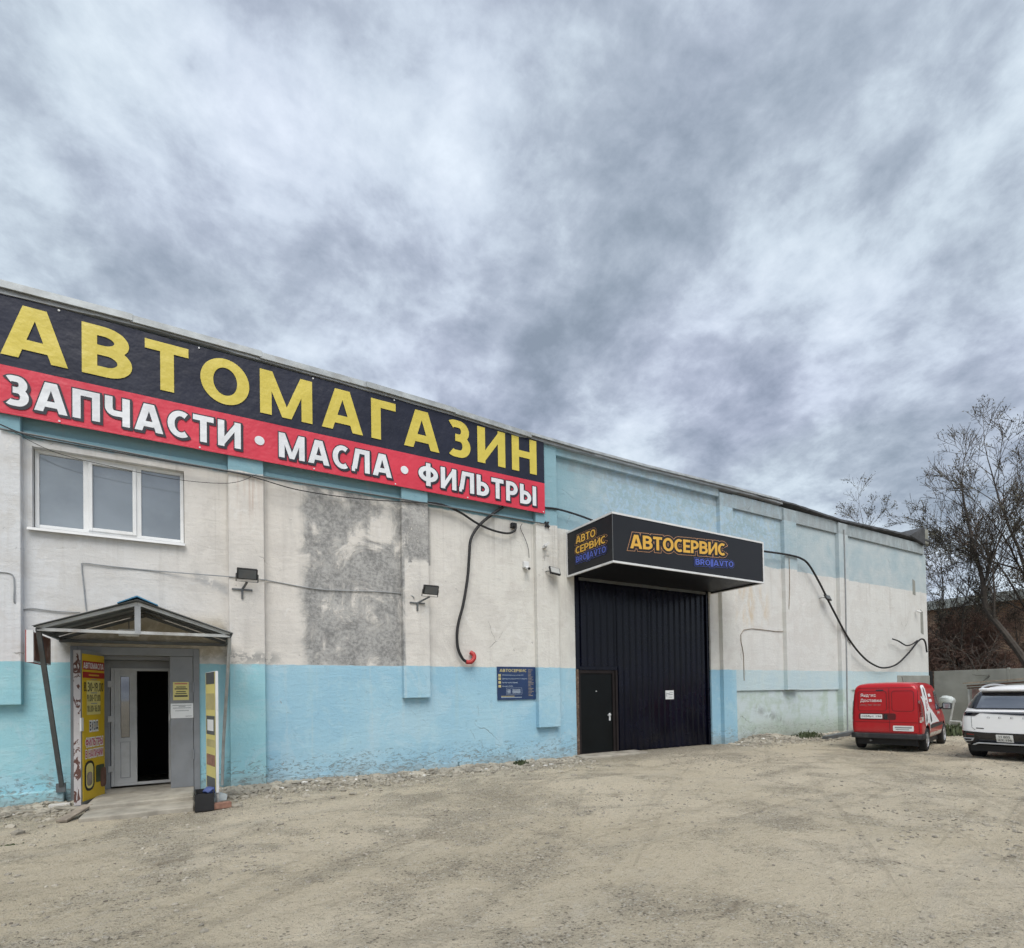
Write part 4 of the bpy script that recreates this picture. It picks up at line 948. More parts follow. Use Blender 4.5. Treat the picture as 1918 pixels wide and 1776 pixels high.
def cctv(p, label, d, box=True):
    p = Vector(p); T = thing('security_camera', label, 'camera', p, 0, 'security cameras on the wall')
    if box:
        mb = MB(); mb.box(p.x - .07, p.x + .07, -.09, -.001, p.z + .03, p.z + .18); build(mb, 'junction_box', M['trim'], T, bevel=.008)
    d = Vector(d).normalized(); mb = MB(); q = p + Vector((0, -.08, 0)); mb.tube([q - d*.08, q + d*.09], .042, 12); build(mb, 'camera_body', M['trim'], T, smooth=True)
    mb = MB(); mb.tube([q + d*.088, q + d*.10], .032, 12); build(mb, 'camera_lens', M['black'], T)
    mb = MB(); mb.tube([q, (p.x, 0, p.z + .03)], .014, 8); build(mb, 'bracket', M['trim'], T)
cctv((6.93, -.07, 4.76), 'white bullet camera under a junction box left of the gate sign', (-.25, -1, -.35))
cctv((26.7, -.11, 4.93), 'small white bullet camera near the far right corner of the hall', (.6, -.6, -.25), False)
mb = MB(); mb.box(7.36, 7.44, PD - .1, PD, 5.30, 5.36); mb.obox((7.42, PD - .12, 5.38), (.16, .05, .05), Matrix.Rotation(-.6, 3, 'Y')); o = build(mb, 'wall_bracket', M['trim'], None, base=(7.4, PD, 5.3)); tag(o, 'small white metal bracket on the pilaster above the square floodlight', 'bracket')

# ------------------------------------------------------------------ cables and hoses on the wall
def cable(name, label, pts, r, mat, Y=None, k=8, n=8):
    P = [wp(p[0], p[1], p[2] if len(p) > 2 else Y) for p in pts]
    mb = MB(); mb.tube(smooth_path(P, k), r, n); base = P[0]
    o = build(mb, name, M[mat], None, smooth=True, base=base); tag(o, label, 'cable' if 'hose' not in name else 'hose'); return o
H1 = cable('black_hose', 'thick black hose hanging from the banner down to a red taped end', [(942, 950), (920, 965), (897, 985), (882, 1010), (879, 1040), (876, 1080), (868, 1130), (859, 1165), (856, 1190), (858, 1215), (866, 1233), (874, 1240)], .034, 'black', -.10)
cap = MB(); cap.tube(smooth_path([wp(873, 1240, -.10), wp(882, 1240, -.12), wp(888, 1233, -.12), wp(887, 1226, -.10), wp(881, 1222, -.05)], 5), [.05]*21, 10); build(cap, 'red_end', M['redcap'], H1, smooth=True, local=True, base=None).location = -Vector(H1.location)
cable('looped_cable', 'black cable looping below the banner from the pilaster to a wall hook', [(800, 941), (830, 946), (862, 960), (895, 981), (925, 994), (950, 999), (963, 995), (966, 988), (962, 984)], .026, 'black', -.12)
cable('black_hose', 'long black hose sagging across the far bays from the sign box to the corner', [(1425, 1032), (1455, 1036), (1480, 1040), (1500, 1046), (1515, 1058), (1535, 1092), (1560, 1142), (1590, 1197), (1617, 1231), (1640, 1247), (1658, 1251), (1680, 1244), (1702, 1223), (1718, 1203), (1727, 1197), (1733, 1203), (1736, 1222)], .034, 'black', -.25)
cable('short_hose', 'short loose hose end on the wall near the far corner', [(1672, 1197), (1683, 1201), (1697, 1209), (1708, 1207), (1718, 1200)], .028, 'black', -.25)
cable('black_cable', 'black cable running from the banner edge to the sign box', [(1020, 951), (1045, 954), (1080, 964), (1110, 975)], .026, 'black', -.16)
cable('steel_rod', 'thin steel rod strung along the wall under the banner', [(0, 803), (250, 850), (460, 888), (770, 938), (1024, 982)], .016, 'steel', -.17, 2)
cable('black_wire', 'slack thin black wire under the banner along the wall', [(0, 795), (60, 818), (160, 837), (300, 862), (455, 889), (560, 918), (680, 935), (800, 942)], .010, 'black', -.18, 10, 5)
cable('thin_wire', 'very thin wire sagging across the window below the banner', [(20, 806), (100, 846), (200, 872), (330, 898), (430, 905), (480, 889)], .005, 'black', -.20, 10, 5)
cable('grey_wire', 'thin grey wire stapled across the cream wall from the canopy to the floodlights', [(165, 1147), (161, 1140), (157, 1100), (153, 1062), (158, 1055), (200, 1060), (300, 1070), (428, 1080, -.15), (496, 1086, -.15), (505, 1088), (600, 1104), (700, 1108), (752, 1112), (772, 1116, -.15), (776, 1122, -.15)], .010, 'alu', -.02, 5, 5)
cable('grey_wire', 'thin grey wire with a bend at the left edge of the wall', [(-10, 1071, -.15), (15, 1073, -.15), (25, 1080, -.15), (27, 1100, -.15), (27, 1128, -.15), (40, 1142), (60, 1140), (105, 1145), (150, 1147)], .010, 'alu', -.02, 5, 5)
cable('camera_wire', 'thin wire dropping from the rod to the security camera', [(978, 981), (975, 990), (984, 1010), (990, 1030), (991, 1045)], .007, 'black', -.05, 6, 5)
cable('tan_wire', 'thin brown wire bending across the bay right of the gate', [(1478, 1045, -.215), (1479, 1090, -.215), (1478, 1135, -.215), (1473, 1165, -.08), (1465, 1183, -.07), (1393, 1180, -.07), (1393, 1230, -.07), (1394, 1275, -.07)], .012, 'wood', -.07, 4, 5)
cable('down_pipe', 'thin dark pipe down the far bay beside the pilaster', [(1568, 990), (1572, 1120), (1574, 1200)], .03, 'steel', -.09, 2)
cable('down_pipe', 'thin steel pipe down the face of the far pilaster', [(1581, 992), (1584, 1110), (1588, 1370)], .022, 'alu', -.225, 2)
mb = MB(); mb.bar(wp(1024, 982, -.17) + Vector((-.05, .0, .05)), wp(1024, 982, -.17) + Vector((.07, 0, -.07)), .05, .04); mb.bar(wp(1024, 982, -.17) + Vector((-.04, 0, -.07)), wp(1024, 982, -.17) + Vector((.05, 0, .06)), .04, .04); o = build(mb, 'rod_anchor', M['black'], None, base=wp(1024, 982, -.17)); tag(o, 'black cross shaped anchor at the right end of the steel rod', 'bracket')
mb = MB(); q = wp(963, 986, -.05); mb.box(q.x - .09, q.x + .06, -.10, -.002, q.z - .05, q.z + .08); o = build(mb, 'wall_hook', M['black'], None, bevel=.02, base=q); tag(o, 'black cable hook on the cream wall below the banner corner', 'hook')
for px_, py_, lab in ((1712, 1100, 'upper grey scar plate near the far corner of the hall'), (1727, 1165, 'lower grey scar plate near the far corner of the hall')):
    q = wp(px_, py_, -.06); mb = MB(); h = .35 if py_ < 1120 else .55; mb.prism([(q.x - .13, q.z - h*.9), (q.x + .12, q.z - h), (q.x + .10, q.z + h*.8), (q.x - .12, q.z + h)], lambda u, v, t: (u, t, v), -.062, -.04); o = build(mb, 'metal_plate', M['fencecon'], None, base=(q.x, -.06, q.z - h)); tag(o, lab, 'plate')

# ------------------------------------------------------------------ yard end: fence, brick building
FX = 28.0
FE = thing('concrete_fence', 'grey concrete panel fence closing the yard behind the parked cars', 'fence', (FX, -6, 0))
y = -.16
while y > -15:
    mb = MB(); mb.box(FX, FX + .12, y - 2.48, y, -.2, 2.36 + random.uniform(-.012, .012)); build(mb, 'fence_panel', M['fencecon'], FE, bevel=.012)
    mb = MB(); mb.box(FX - .01, FX + .14, y - 2.56, y - 2.482, -.2, 2.40); build(mb, 'fence_post', M['fencecon'], FE, bevel=.012); y -= 2.56
mb = MB(); mb.box(27.83, 27.97, -.14, .02, -.2, 2.36); o = build(mb, 'gap_post', M['black'], None, bevel=.01, base=(27.9, -.06, 0)); tag(o, 'dark post filling the gap between hall corner and concrete fence', 'post')
BB = thing('brick_building', 'low dark brick building with pale sheet roof behind the fence', 'building', (40, -2, 0))
BXF = 38.0
mb = MB(); wh = MB()
def wallX(mb, X, y0, y1, z0, z1, holes, depth=.5):
    ys = sorted({y0, y1, *[h[k] for h in holes for k in (0, 1)]}); zs = sorted({z0, z1, *[h[k] for h in holes for k in (2, 3)]})
    for i in range(len(ys) - 1):
        for j in range(len(zs) - 1):
            cy, cz = (ys[i] + ys[i + 1])/2, (zs[j] + zs[j + 1])/2
            if any(h[0] < cy < h[1] and h[2] < cz < h[3] for h in holes): continue
            mb.face([(X, ys[i], zs[j]), (X, ys[i + 1], zs[j]), (X, ys[i + 1], zs[j + 1]), (X, ys[i], zs[j + 1])])
    for a, b_, c, d in holes:
        D = X + depth
        mb.face([(X, a, c), (D, a, c), (D, a, d), (X, a, d)]); mb.face([(X, b_, c), (D, b_, c), (D, b_, d), (X, b_, d)]); mb.face([(X, a, d), (D, a, d), (D, b_, d), (X, b_, d)])
wallX(mb, BXF, -16, 9, -.2, 6.35, [(1.55, 2.85, 0, 4.3), (-2.6, -.9, 3.4, 4.9)]); mb.box(BXF + .01, 48, 8.8, 9, -.2, 6.35); mb.box(BXF + .01, 48, -16, -15.8, -.2, 6.35)
build(mb, 'brick_wall', M['brick'], BB)
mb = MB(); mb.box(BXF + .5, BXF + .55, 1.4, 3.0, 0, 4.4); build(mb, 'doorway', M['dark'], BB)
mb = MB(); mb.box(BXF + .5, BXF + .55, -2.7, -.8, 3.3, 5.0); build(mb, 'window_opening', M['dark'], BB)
k = 50; mb = MB()
for i in range(k + 1):
    yy = 9.2 - 25.4*i/k; z = 6.36 + .03*(i % 2); mb.v += [Vector((BXF - .35, yy, z)), Vector((BXF + 9, yy, z + 1.3))]
for i in range(k): mb.f.append((2*i, 2*i + 1, 2*i + 3, 2*i + 2))
fb = MB(); fb.box(BXF - .40, BXF - .34, -16.2, 9.2, 6.25, 6.78); build(fb, 'fascia', M['roofsheet'], BB)
o = build(mb, 'roof_sheet', M['roofsheet'], BB); o.modifiers.new('s', 'SOLIDIFY').thickness = .12
# scrap leaning behind the cars
BS = thing('board_lean_to', 'low lean-to of brown boards and faded slats against the concrete fence', 'shed', (26.9, -2.8, 0))
for i, (ya, yb, za, zb) in enumerate(((-1.72, -3.9, 1.80, 1.95), (-1.80, -3.9, 1.69, 1.83), (-1.78, -3.9, 1.60, 1.70))):
    mb = MB(); mb.bar((26.6 + .12*i, ya, za), (26.6 + .12*i, yb, zb), .16, .05); build(mb, 'roof_board', M['wood' if i == 0 else 'brownwood'], BS)
for i in range(14):
    yy = -1.86 - i*.145; mb = MB(); mb.box(26.95, 26.98, yy - .13, yy, .05, 1.56 + .005*i); build(mb, 'slat', M['pinkslat'], BS)
mb = MB(); mb.bar((26.85, -1.83, 0), (26.85, -1.80, 1.62), .07, .07); build(mb, 'post', M['palesteel'], BS)
mb = MB(); mb.bar((26.85, -3.8, 0), (26.85, -3.8, 1.8), .07, .07); build(mb, 'post', M['palesteel'], BS)
q = xp(1774, 1312, 26.0); o = build(lump(q, .26, (.8, 1.1, .75), 3), 'pale_sack', M['sack'], None, smooth=True, base=q); tag(o, 'crumpled pale plastic sack hung on a stake behind the red van', 'sack')
p0, p1 = xp(1787, 1312, 25.9), xp(1779, 1356, 25.9); mb = MB(); mb.tube([p0, p1, p1 + Vector((0, .05, -.6))], .035, 6); o = build(mb, 'pale_stake', M['palesteel'], None, base=(p1.x, p1.y, 0)); tag(o, 'thin pale metal stake carrying the sack by the fence', 'stake')
p0, p1 = xp(1779, 1351, 25.0), xp(1800, 1352, 25.0); mb = MB(); mb.tube([p0, p1], .035, 6); mb.tube([p0, (p0.x, p0.y, 0)], .03, 6); mb.tube([p1, (p1.x, p1.y, 0)], .03, 6); o = build(mb, 'low_rail', M['palesteel'], None, base=(p0.x, p0.y, 0)); tag(o, 'low pale metal rail in the weeds between van and white car', 'rail')
mb = MB(); mb.bar((17.7, -1.15, .06), (20.4, -.85, .14), .16, .12); o = build(mb, 'scrap_beam', M['steel'], None, bevel=.01, base=(19, -1, 0)); tag(o, 'dark wooden beam lying along the wall foot beside the red van', 'beam')

# ------------------------------------------------------------------ rubble, stones, weeds
def stones(name, label, cat, mat, spots, smin, smax, flat=.6):
    vs, fs = [], []
    base = []
    for k in range(6):
        bm = bmesh.new(); bmesh.ops.create_icosphere(bm, subdivisions=1, radius=1)
        bv = [v.co*(1 + .45*noise.noise(v.co*1.3 + Vector((k*7.7, 0, 0)))) for v in bm.verts]; bf_ = [tuple(v.index for v in f.verts) for f in bm.faces]; bm.free(); base.append((bv, bf_))
    for (x, y) in spots:
        bv, bf_ = random.choice(base); s_ = smin*(smax/smin)**(random.random()**2.2); a = random.uniform(0, 6.28); c, q = cos(a)*s_, sin(a)*s_; z = gz(x, y) + s_*flat*.15; e = random.uniform(.6, 1.0)
        i = len(vs); vs += [(x + v.x*c - v.y*q*e, y + v.x*q + v.y*c*e, z + v.z*s_*flat) for v in bv]; fs += [tuple(i + k for k in f) for f in bf_]
    me = bpy.data.meshes.new(name); me.from_pydata(vs, [], fs); o = link(name, me, M[mat]); tag(o, label, cat, kind='stuff'); return o
def edge_spots(n, x0, x1, w=.9, skip=True):
    o = []
    while len(o) < n:
        x = random.uniform(x0, x1); y = -.02 - abs(random.gauss(0, w*.5))
        if skip and (-1.75 < x < -.1 and y > -1.8 or 8.3 < x < 13.9): continue
        o.append((x, y))
    return o
def yard_spots(n, bias=0.0):
    o = []
    while len(o) < n:
        x = random.uniform(-5, 22); y = random.uniform(-10.4, -.6)
        d = noise.noise((x*.33 + 5, y*.33 + 2, 17.0)) + .5*noise.noise((x*1.4, y*1.4, 3.0))
        if d + random.uniform(-.5, .5) < bias: continue
        if -1.6 < x < 0 and y > -1.85: continue
        o.append((x, y))
    return o
stones('wall_foot_rubble', 'grey crushed rubble along the foot of the wall', 'rubble', 'stone', edge_spots(4200, -3.4, 8.3) + edge_spots(3400, 14, 24, 1.3) + [(random.gauss(15.8, .8), -.25 - abs(random.gauss(0, .35))) for _ in range(900)] + edge_spots(2200, -3.4, 8.3, 1.5), .010, .085)
stones('pale_rubble_bits', 'white bits of broken plaster scattered along the wall foot', 'rubble', 'palestone', edge_spots(330, -3.4, 8.3, .8) + edge_spots(240, 14, 22, 1.0), .010, .075, .45)
stones('yard_gravel', 'grey gravel scattered over the dusty yard', 'gravel', 'stone', yard_spots(14000, .2), .004, .034)
stones('dark_pebbles', 'dark pebbles scattered over the dusty yard', 'gravel', 'darkstone', yard_spots(1500, .32), .004, .02)
def weed(x, y, h, nb, label, sp=.22):
    mb = MB()
    for i in range(nb):
        a = random.uniform(0, 6.28); r = random.uniform(0, sp); bx, by = x + cos(a)*r, y + sin(a)*r*.6; hh = h*random.uniform(.4, 1); l = Vector((random.uniform(-1, 1), random.uniform(-1, 1), 0))*hh*.6; wv = Vector((-sin(a), cos(a), 0))*random.uniform(.012, .03)
        p0 = Vector((bx, by, gz(bx, by) - .02)); p1 = p0 + l*.4 + Vector((0, 0, hh*.7)); p2 = p0 + l + Vector((0, 0, hh))
        i0 = len(mb.v); mb.v += [p0 - wv*.4, p0 + wv*.4, p1 + wv, p1 - wv, p2]; mb.f += [(i0, i0 + 1, i0 + 2, i0 + 3), (i0 + 3, i0 + 2, i0 + 4)]
    me = bpy.data.meshes.new('weed_tuft'); me.from_pydata([tuple(v - Vector((x, y, 0))) for v in mb.v], [], mb.f); o = link('weed_tuft', me, M['grass']); o.location = (x, y, 0); tag(o, label, 'weed', 'weeds at the wall foot')
weed(6.45, -.42, .16, 90, 'small green weed tuft at the wall foot below the info board')
weed(17.8, -.5, .22, 260, 'leafy weed clump beside the dark beam at the far wall foot', .7)
weed(22.4, -2.9, .45, 260, 'weed clump on the ground between red van and white car', .7)
weed(24.5, -3.4, .5, 260, 'weed patch by the low rail in front of the fence', .8)
weed(-2.06, -2.43, .05, 60, 'tiny weed in the hollow at the left edge of the yard', .2)

# ------------------------------------------------------------------ trees
def tree(name, label, base, dirv, L, r, levels, spread, mats, buds=0, budsz=.07, seed=1, kink=.18, kids=(4, 6), up=.12, first=None, minr=.009, grp='bare spring trees behind the fence', shrink=(.5, .72), lead=True):
    rnd = random.Random(seed); T = thing(name, label, 'tree' if 'tree' in name else 'shrub', base, 0, grp)
    tb = MB(); tips = []
    def grow(p, d, L, r, lev):
        k = 6 if lev < 2 else 4; pts = [p.copy()]; dd = d.copy(); q = p.copy()
        for i in range(k):
            dd = (dd + Vector((rnd.gauss(0, kink), rnd.gauss(0, kink), rnd.gauss(0, kink) + up*.5))*.55).normalized(); q = q + dd*L/k; pts.append(q.copy())
        rs = [max(minr, r*(1 - .72*i/k)) for i in range(k + 1)]
        tb.tube(pts, rs, 7 if lev == 0 else 5 if lev == 1 else 3, cap=False)
        if lev >= levels - 2: tips.extend((pts[j], rnd.random()) for j in range(1, k + 1))
        if lev >= levels: return
        if lead and lev < 2: grow(pts[-1], dd, L*.58, rs[-1]*1.15, lev + 1)
        nk = rnd.randint(*kids) + (1 if lev == 0 else 0)
        for c in range(nk):
            t = rnd.uniform(.28 if lev else .38, 1.0); j = min(k - 1, int(t*k)); pp = pts[j].lerp(pts[j + 1], t*k - j); tang = (pts[j + 1] - pts[j]).normalized()
            ax = tang.orthogonal().normalized(); ax.rotate(Matrix.Rotation(rnd.uniform(0, 6.28), 3, tang)); ang = rnd.uniform(*spread)
            nd = tang.copy(); nd.rotate(Matrix.Rotation(ang, 3, ax)); nd = (nd + Vector((0, 0, up))).normalized()
            grow(pp, nd, L*rnd.uniform(*shrink)*(1.15 - .35*t), rs[j]*rnd.uniform(.5, .68), lev + 1)
    b0 = Vector(base)
    if first:
        P = smooth_path(first, 4); rs = [r*(1 - .55*i/(len(P) - 1)) for i in range(len(P))]; tb.tube(P, rs, 8, cap=False)
        for c in range(kids[1] + 5):
            t = rnd.uniform(.35, 1); j = min(len(P) - 2, int(t*(len(P) - 1))); tang = (P[j + 1] - P[j]).normalized(); ax = tang.orthogonal().normalized(); ax.rotate(Matrix.Rotation(rnd.uniform(0, 6.28), 3, tang)); nd = tang.copy(); nd.rotate(Matrix.Rotation(rnd.uniform(*spread), 3, ax)); nd = (nd + Vector((0, 0, up*2))).normalized()
            grow(P[j], nd, L*rnd.uniform(.5, .95), rs[j]*.55, 1)
        grow(P[-1], (P[-1] - P[-2]).normalized(), L, rs[-1], 1)
    else: grow(b0, Vector(dirv).normalized(), L, r, 0)
    build(tb, 'trunk', M[mats[0]], T)
    if buds:
        cb = MB(); rnd.shuffle(tips)
        for p, _ in (tips*((buds//max(1, len(tips))) + 1))[:buds]:
            c = p + Vector((rnd.gauss(0, .10), rnd.gauss(0, .10), rnd.gauss(0, .10))); a = Vector((rnd.gauss(0, 1), rnd.gauss(0, 1), rnd.gauss(0, 1))).normalized(); b_ = a.orthogonal().normalized(); s_ = budsz*rnd.uniform(.5, 1.3)
            i = len(cb.v); cb.v += [c - a*s_, c + b_*s_*.45, c + a*s_, c - b_*s_*.45]; cb.f.append((i, i + 1, i + 2, i + 3))
        o = build(cb, 'crown', M[mats[1]], T)
    return T
X1 = 31.5
main = [Vector((X1, -3.4, -.1))] + [xp(*p, X1) for p in ((1918, 1236), (1882, 1186), (1848, 1140), (1840, 1085), (1822, 1020))]
tree('bare_tree', 'bare leaning tree with a dark trunk in front of the brick building', (X1, -3.4, 0), None, 3.2, .16, 4, (.35, .85), ('bark', 'bud2'), 900, .05, 5, .16, (3, 5), .16, first=main)
tree('budding_tree', 'tall budding tree rising highest at the right edge of the picture', (33.5, -2.9, 0), (.0, .05, 1), 8.6, .20, 4, (.45, 1.0), ('bark', 'bud'), 9000, .07, 8, .10, (6, 8), .14, shrink=(.40, .60))
tree('budding_tree', 'budding tree right behind the far corner of the hall', (35, 2.2, 0), (0, .03, 1), 5.6, .14, 4, (.4, .95), ('bark', 'bud'), 2400, .065, 14, .12, (4, 5), .14, shrink=(.42, .62))
tree('budding_tree', 'budding tree whose crown shows above the far roof edge', (38, 6.6, 0), (0, -.01, 1), 8.0, .16, 4, (.4, .95), ('bark', 'bud'), 5200, .085, 21, .10, (5, 7), .14, shrink=(.40, .58))
tree('budding_tree', 'budding tree seen through the branches before the pale roof', (36.5, -.6, 0), (0, .05, 1), 5.4, .14, 4, (.45, 1.0), ('bark', 'bud2'), 2200, .065, 33, .12, (4, 5), .10, shrink=(.42, .62))
tree('budding_tree', 'slim budding tree between the hall corner and the leaning trunk', (32.6, .4, 0), (0, -.02, 1), 5.2, .09, 4, (.35, .9), ('bark', 'bud'), 1500, .055, 61, .13, (4, 5), .16, shrink=(.42, .62))
tree('bare_shrub', 'tangled brown shrub over the dark doorway behind the fence', (33, 2.0, 0), (0, -.2, 1), 3.0, .09, 4, (.5, 1.2), ('barkb', 'bud2'), 350, .05, 41, .25, (6, 8), .0, grp='tangled shrubs behind the fence')
tree('bare_shrub', 'tangled brown shrub beside the leaning trunk behind the fence', (33.6, -.3, 0), (0, .1, 1), 2.9, .09, 4, (.5, 1.2), ('barkb', 'bud2'), 350, .05, 47, .25, (6, 8), .0, grp='tangled shrubs behind the fence')
tree('bare_shrub', 'sparse grey shrub close behind the concrete fence', (30.2, -1.6, 0), (0, .2, 1), 3.0, .06, 3, (.5, 1.3), ('bark', 'bud2'), 200, .05, 52, .28, (5, 7), -.02, grp='tangled shrubs behind the fence')

# ------------------------------------------------------------------ cars
def carpaint(name, col, dirt):
    m, n, b = newmat(name); v = n.obj(); x, y, z = n.sep(v)
    low = n.mul(n.step(n.add(z, n.mul(n.noise(v, 3, 6), .5)), 1.05, .45), n.m('MULTIPLY_ADD', n.noise(v, 14, 6), .5, .2))
    n.put(b.inputs['Base Color'], n.mix(n.mul(low, dirt), col, (.22, .19, .16))); n.put(b.inputs['Roughness'], n.m('MULTIPLY_ADD', low, .4, .32)); b.inputs['Coat Weight'].default_value = .35; b.inputs['Coat Roughness'].default_value = .10; b.inputs['Specular IOR Level'].default_value = .3
    return m
M['vanred'] = carpaint('red_car_paint', (.43, .007, .013), .45); M['suvwhite'] = carpaint('white_car_paint', (.90, .91, .92), .12)
M['groove'] = simple('door_gap', (.10, .006, .008), .6); M['groovew'] = simple('door_gap_grey', (.30, .31, .32), .5)
M['bumper'] = simple('bumper_plastic', (.022, .023, .026), .6, 0, .2, 5, .1, 40, (.10, .09, .075), .4)
M['gloss'] = simple('gloss_black', (.006, .007, .012), .15, 0, .1, 3, 0, 60, None, 0, .5)
M['lampred'] = simple('lamp_red', (.16, .008, .008), .15, 0, .1, 3, 0, 60, None, 0, 1.0)
M['lampclear'] = simple('lamp_clear', (.45, .40, .36), .2); M['silver'] = simple('silver_plastic', (.45, .46, .47), .35, .4, .06)
def carbody(name, st, mat, wheels, wr, parent, hw):
    mb = MB(); n = None
    def sec(w, zb, zt, tum):
        belt = min(.98, zt - .26)
        return [(w*.80, zb), (w*.95, zb + .03), (w, zb + .16), (w, (zb + .16 + belt)/2), (w*.995, belt), (w - tum*.45, belt + (zt - belt)*.45), (w - tum*.85, zt - .14), (w - tum - .05, zt - .04), (w - tum - .20, zt - .002), (0, zt + .012)]
    rows = []
    for x, w, zb, zt, tum in st:
        h = sec(w, zb, zt, tum); full = [(y, z) for y, z in h] + [(-y, z) for y, z in h[-2::-1]]; rows.append([len(mb.v) + i for i in range(len(full))]); mb.v += [Vector((x, y, z)) for y, z in full]
    m = len(rows[0])
    for a, b_ in zip(rows, rows[1:]):
        for i in range(m - 1): mb.f.append((a[i], a[i + 1], b_[i + 1], b_[i]))
        mb.f.append((a[m - 1], a[0], b_[0], b_[m - 1]))
    for rw in (rows[0], rows[-1]):
        for i in range((m - 1)//2 - 1): mb.f.append((rw[i], rw[i + 1], rw[m - 2 - i], rw[m - 1 - i]))
        c = (m - 1)//2; mb.f.append((rw[c - 1], rw[c], rw[c + 1]))
    o = build(mb, name, None, None); o.data.materials.append(mat); o.data.materials.append(M['black'])
    o.modifiers.new('s', 'SUBSURF').render_levels = 2; o.modifiers['s'].levels = 2
    cut = []
    for wx in wheels:
        for sgn in (-1, 1):
            c = MB(); c.lathe([(sgn*(hw - .24), .001), (sgn*(hw - .24), wr + .065), (sgn*(hw + .2), wr + .065), (sgn*(hw + .2), .001)], (wx, 0, wr + .02), 'y', 28)
            co = build(c, 'cutter', M['black'], None); bm = bmesh.new(); bm.from_mesh(co.data); bmesh.ops.remove_doubles(bm, verts=bm.verts, dist=.003); bmesh.ops.recalc_face_normals(bm, faces=bm.faces); bm.to_mesh(co.data); bm.free()
            md = o.modifiers.new('b', 'BOOLEAN'); md.object = co; md.operation = 'DIFFERENCE'; md.solver = 'EXACT'; md.material_mode = 'TRANSFER'; cut.append(co)
    dg = bpy.context.evaluated_depsgraph_get(); dg.update(); me = bpy.data.meshes.new_from_object(o.evaluated_get(dg))
    o.modifiers.clear(); o.data = me
    for c in cut: bpy.data.objects.remove(c)
    for p in me.polygons: p.use_smooth = True
    me.set_sharp_from_angle(angle=radians(32))
    o.parent = parent; bm = bmesh.new(); bm.from_mesh(me); bvh = BVHTree.FromBMesh(bm); bm.free()
    return o, bvh
def refine(mb, maxlen=.12, it=4):
    bm = bmesh.new(); vs = [bm.verts.new(v) for v in mb.v]
    for f in mb.f:
        try: bm.faces.new([vs[i] for i in f])
        except ValueError: pass
    bmesh.ops.triangulate(bm, faces=bm.faces)
    for _ in range(it):
        e = [e for e in bm.edges if e.calc_length() > maxlen]
        if not e: break
        bmesh.ops.subdivide_edges(bm, edges=e, cuts=1); bmesh.ops.triangulate(bm, faces=[f for f in bm.faces if len(f.verts) > 3])
    bm.verts.index_update(); r = MB(); r.v = [v.co.copy() for v in bm.verts]; r.f = [tuple(v.index for v in f.verts) for f in bm.faces]; bm.free(); return r
def project(mb, bvh, d, off):
    d = Vector(d)
    for i, p in enumerate(mb.v):
        h = bvh.ray_cast(p - d*4, d, 8)
        if h[0] is None: h = bvh.find_nearest(p)
        mb.v[i] = h[0] - d*off
    return mb
def decal(par, bvh, name, mat, poly, side, off=.006, ml=.12):
    """poly: rear (y,z) or flank (x,z) outline laid on the body"""
    if side == 'rear': mb = MB().face([(0, a, b_) for a, b_ in poly]); d = (1, 0, 0)
    elif side == 'right': mb = MB().face([(a, 0, b_) for a, b_ in poly]); d = (0, 1, 0)
    elif side == 'left': mb = MB().face([(a, 0, b_) for a, b_ in poly]); d = (0, -1, 0)
    else: mb = MB().face([(4.2, a, b_) for a, b_ in poly]); d = (-1, 0, 0)
    return build_flat(project(refine(mb, ml), bvh, d, off), name, M[mat], par, local=True)
def ring(par, bvh, name, mat, poly, side, w=.014, off=.005):
    n = len(poly); cx = sum(p[0] for p in poly)/n; cy = sum(p[1] for p in poly)/n; mb = MB()
    for k in range(n):
        a, b_ = poly[k], poly[(k + 1) % n]
        def inn(p): L = math.hypot(p[0] - cx, p[1] - cy); return (cx + (p[0] - cx)*(1 - w/L), cy + (p[1] - cy)*(1 - w/L))
        q = [a, b_, inn(b_), inn(a)]; mb.face([(0, u, v) if side == 'rear' else (u, 0, v) for u, v in q])
    d = {'rear': (1, 0, 0), 'right': (0, 1, 0), 'left': (0, -1, 0)}[side]
    return build_flat(project(refine(mb, .15), bvh, d, off), name, M[mat], par, local=True)
def cartext(par, bvh, s, y0, y1, z0, z1, mat, off=.009, bold=.0, name='lettering'):
    mb = fit_text(s, -y0, -y1, z0, z1, lambda u, v: (0, -u, v), bold); return build_flat(project(mb, bvh, (1, 0, 0), off), name, M[mat], par, local=True)
def wheel(par, x, y, r, w, rimr):
    s_ = 1 if y > 0 else -1; hb = MB(); hb.lathe([(-w*.5, rimr), (-w*.5, r*.93), (-w*.36, r), (w*.36, r), (w*.5, r*.93), (w*.5, rimr), (w*.3, rimr*.97), (-w*.3, rimr*.97), (-w*.5, rimr)], (x, y, r), 'y', 32)
    t = build(hb, 'wheel', M['tyre'], par, local=True, smooth=True)
    rb = MB(); yo = y + s_*w*.40
    rb.lathe([(0, rimr), (s_*.02, rimr*.95), (s_*.0, rimr*.88), (-s_*.05, rimr*.86), (-s_*.05, .0)], (x, yo, r), 'y', 28)
    for k in range(6):
        a = k*pi/3; rb.bar((x, yo - s_*.01, r), (x + cos(a)*rimr*.93, yo - s_*.01, r + sin(a)*rimr*.93), .05, .03, (0, 1, 0))
    build(rb, 'rim', M['rim'], t, local=True); return t

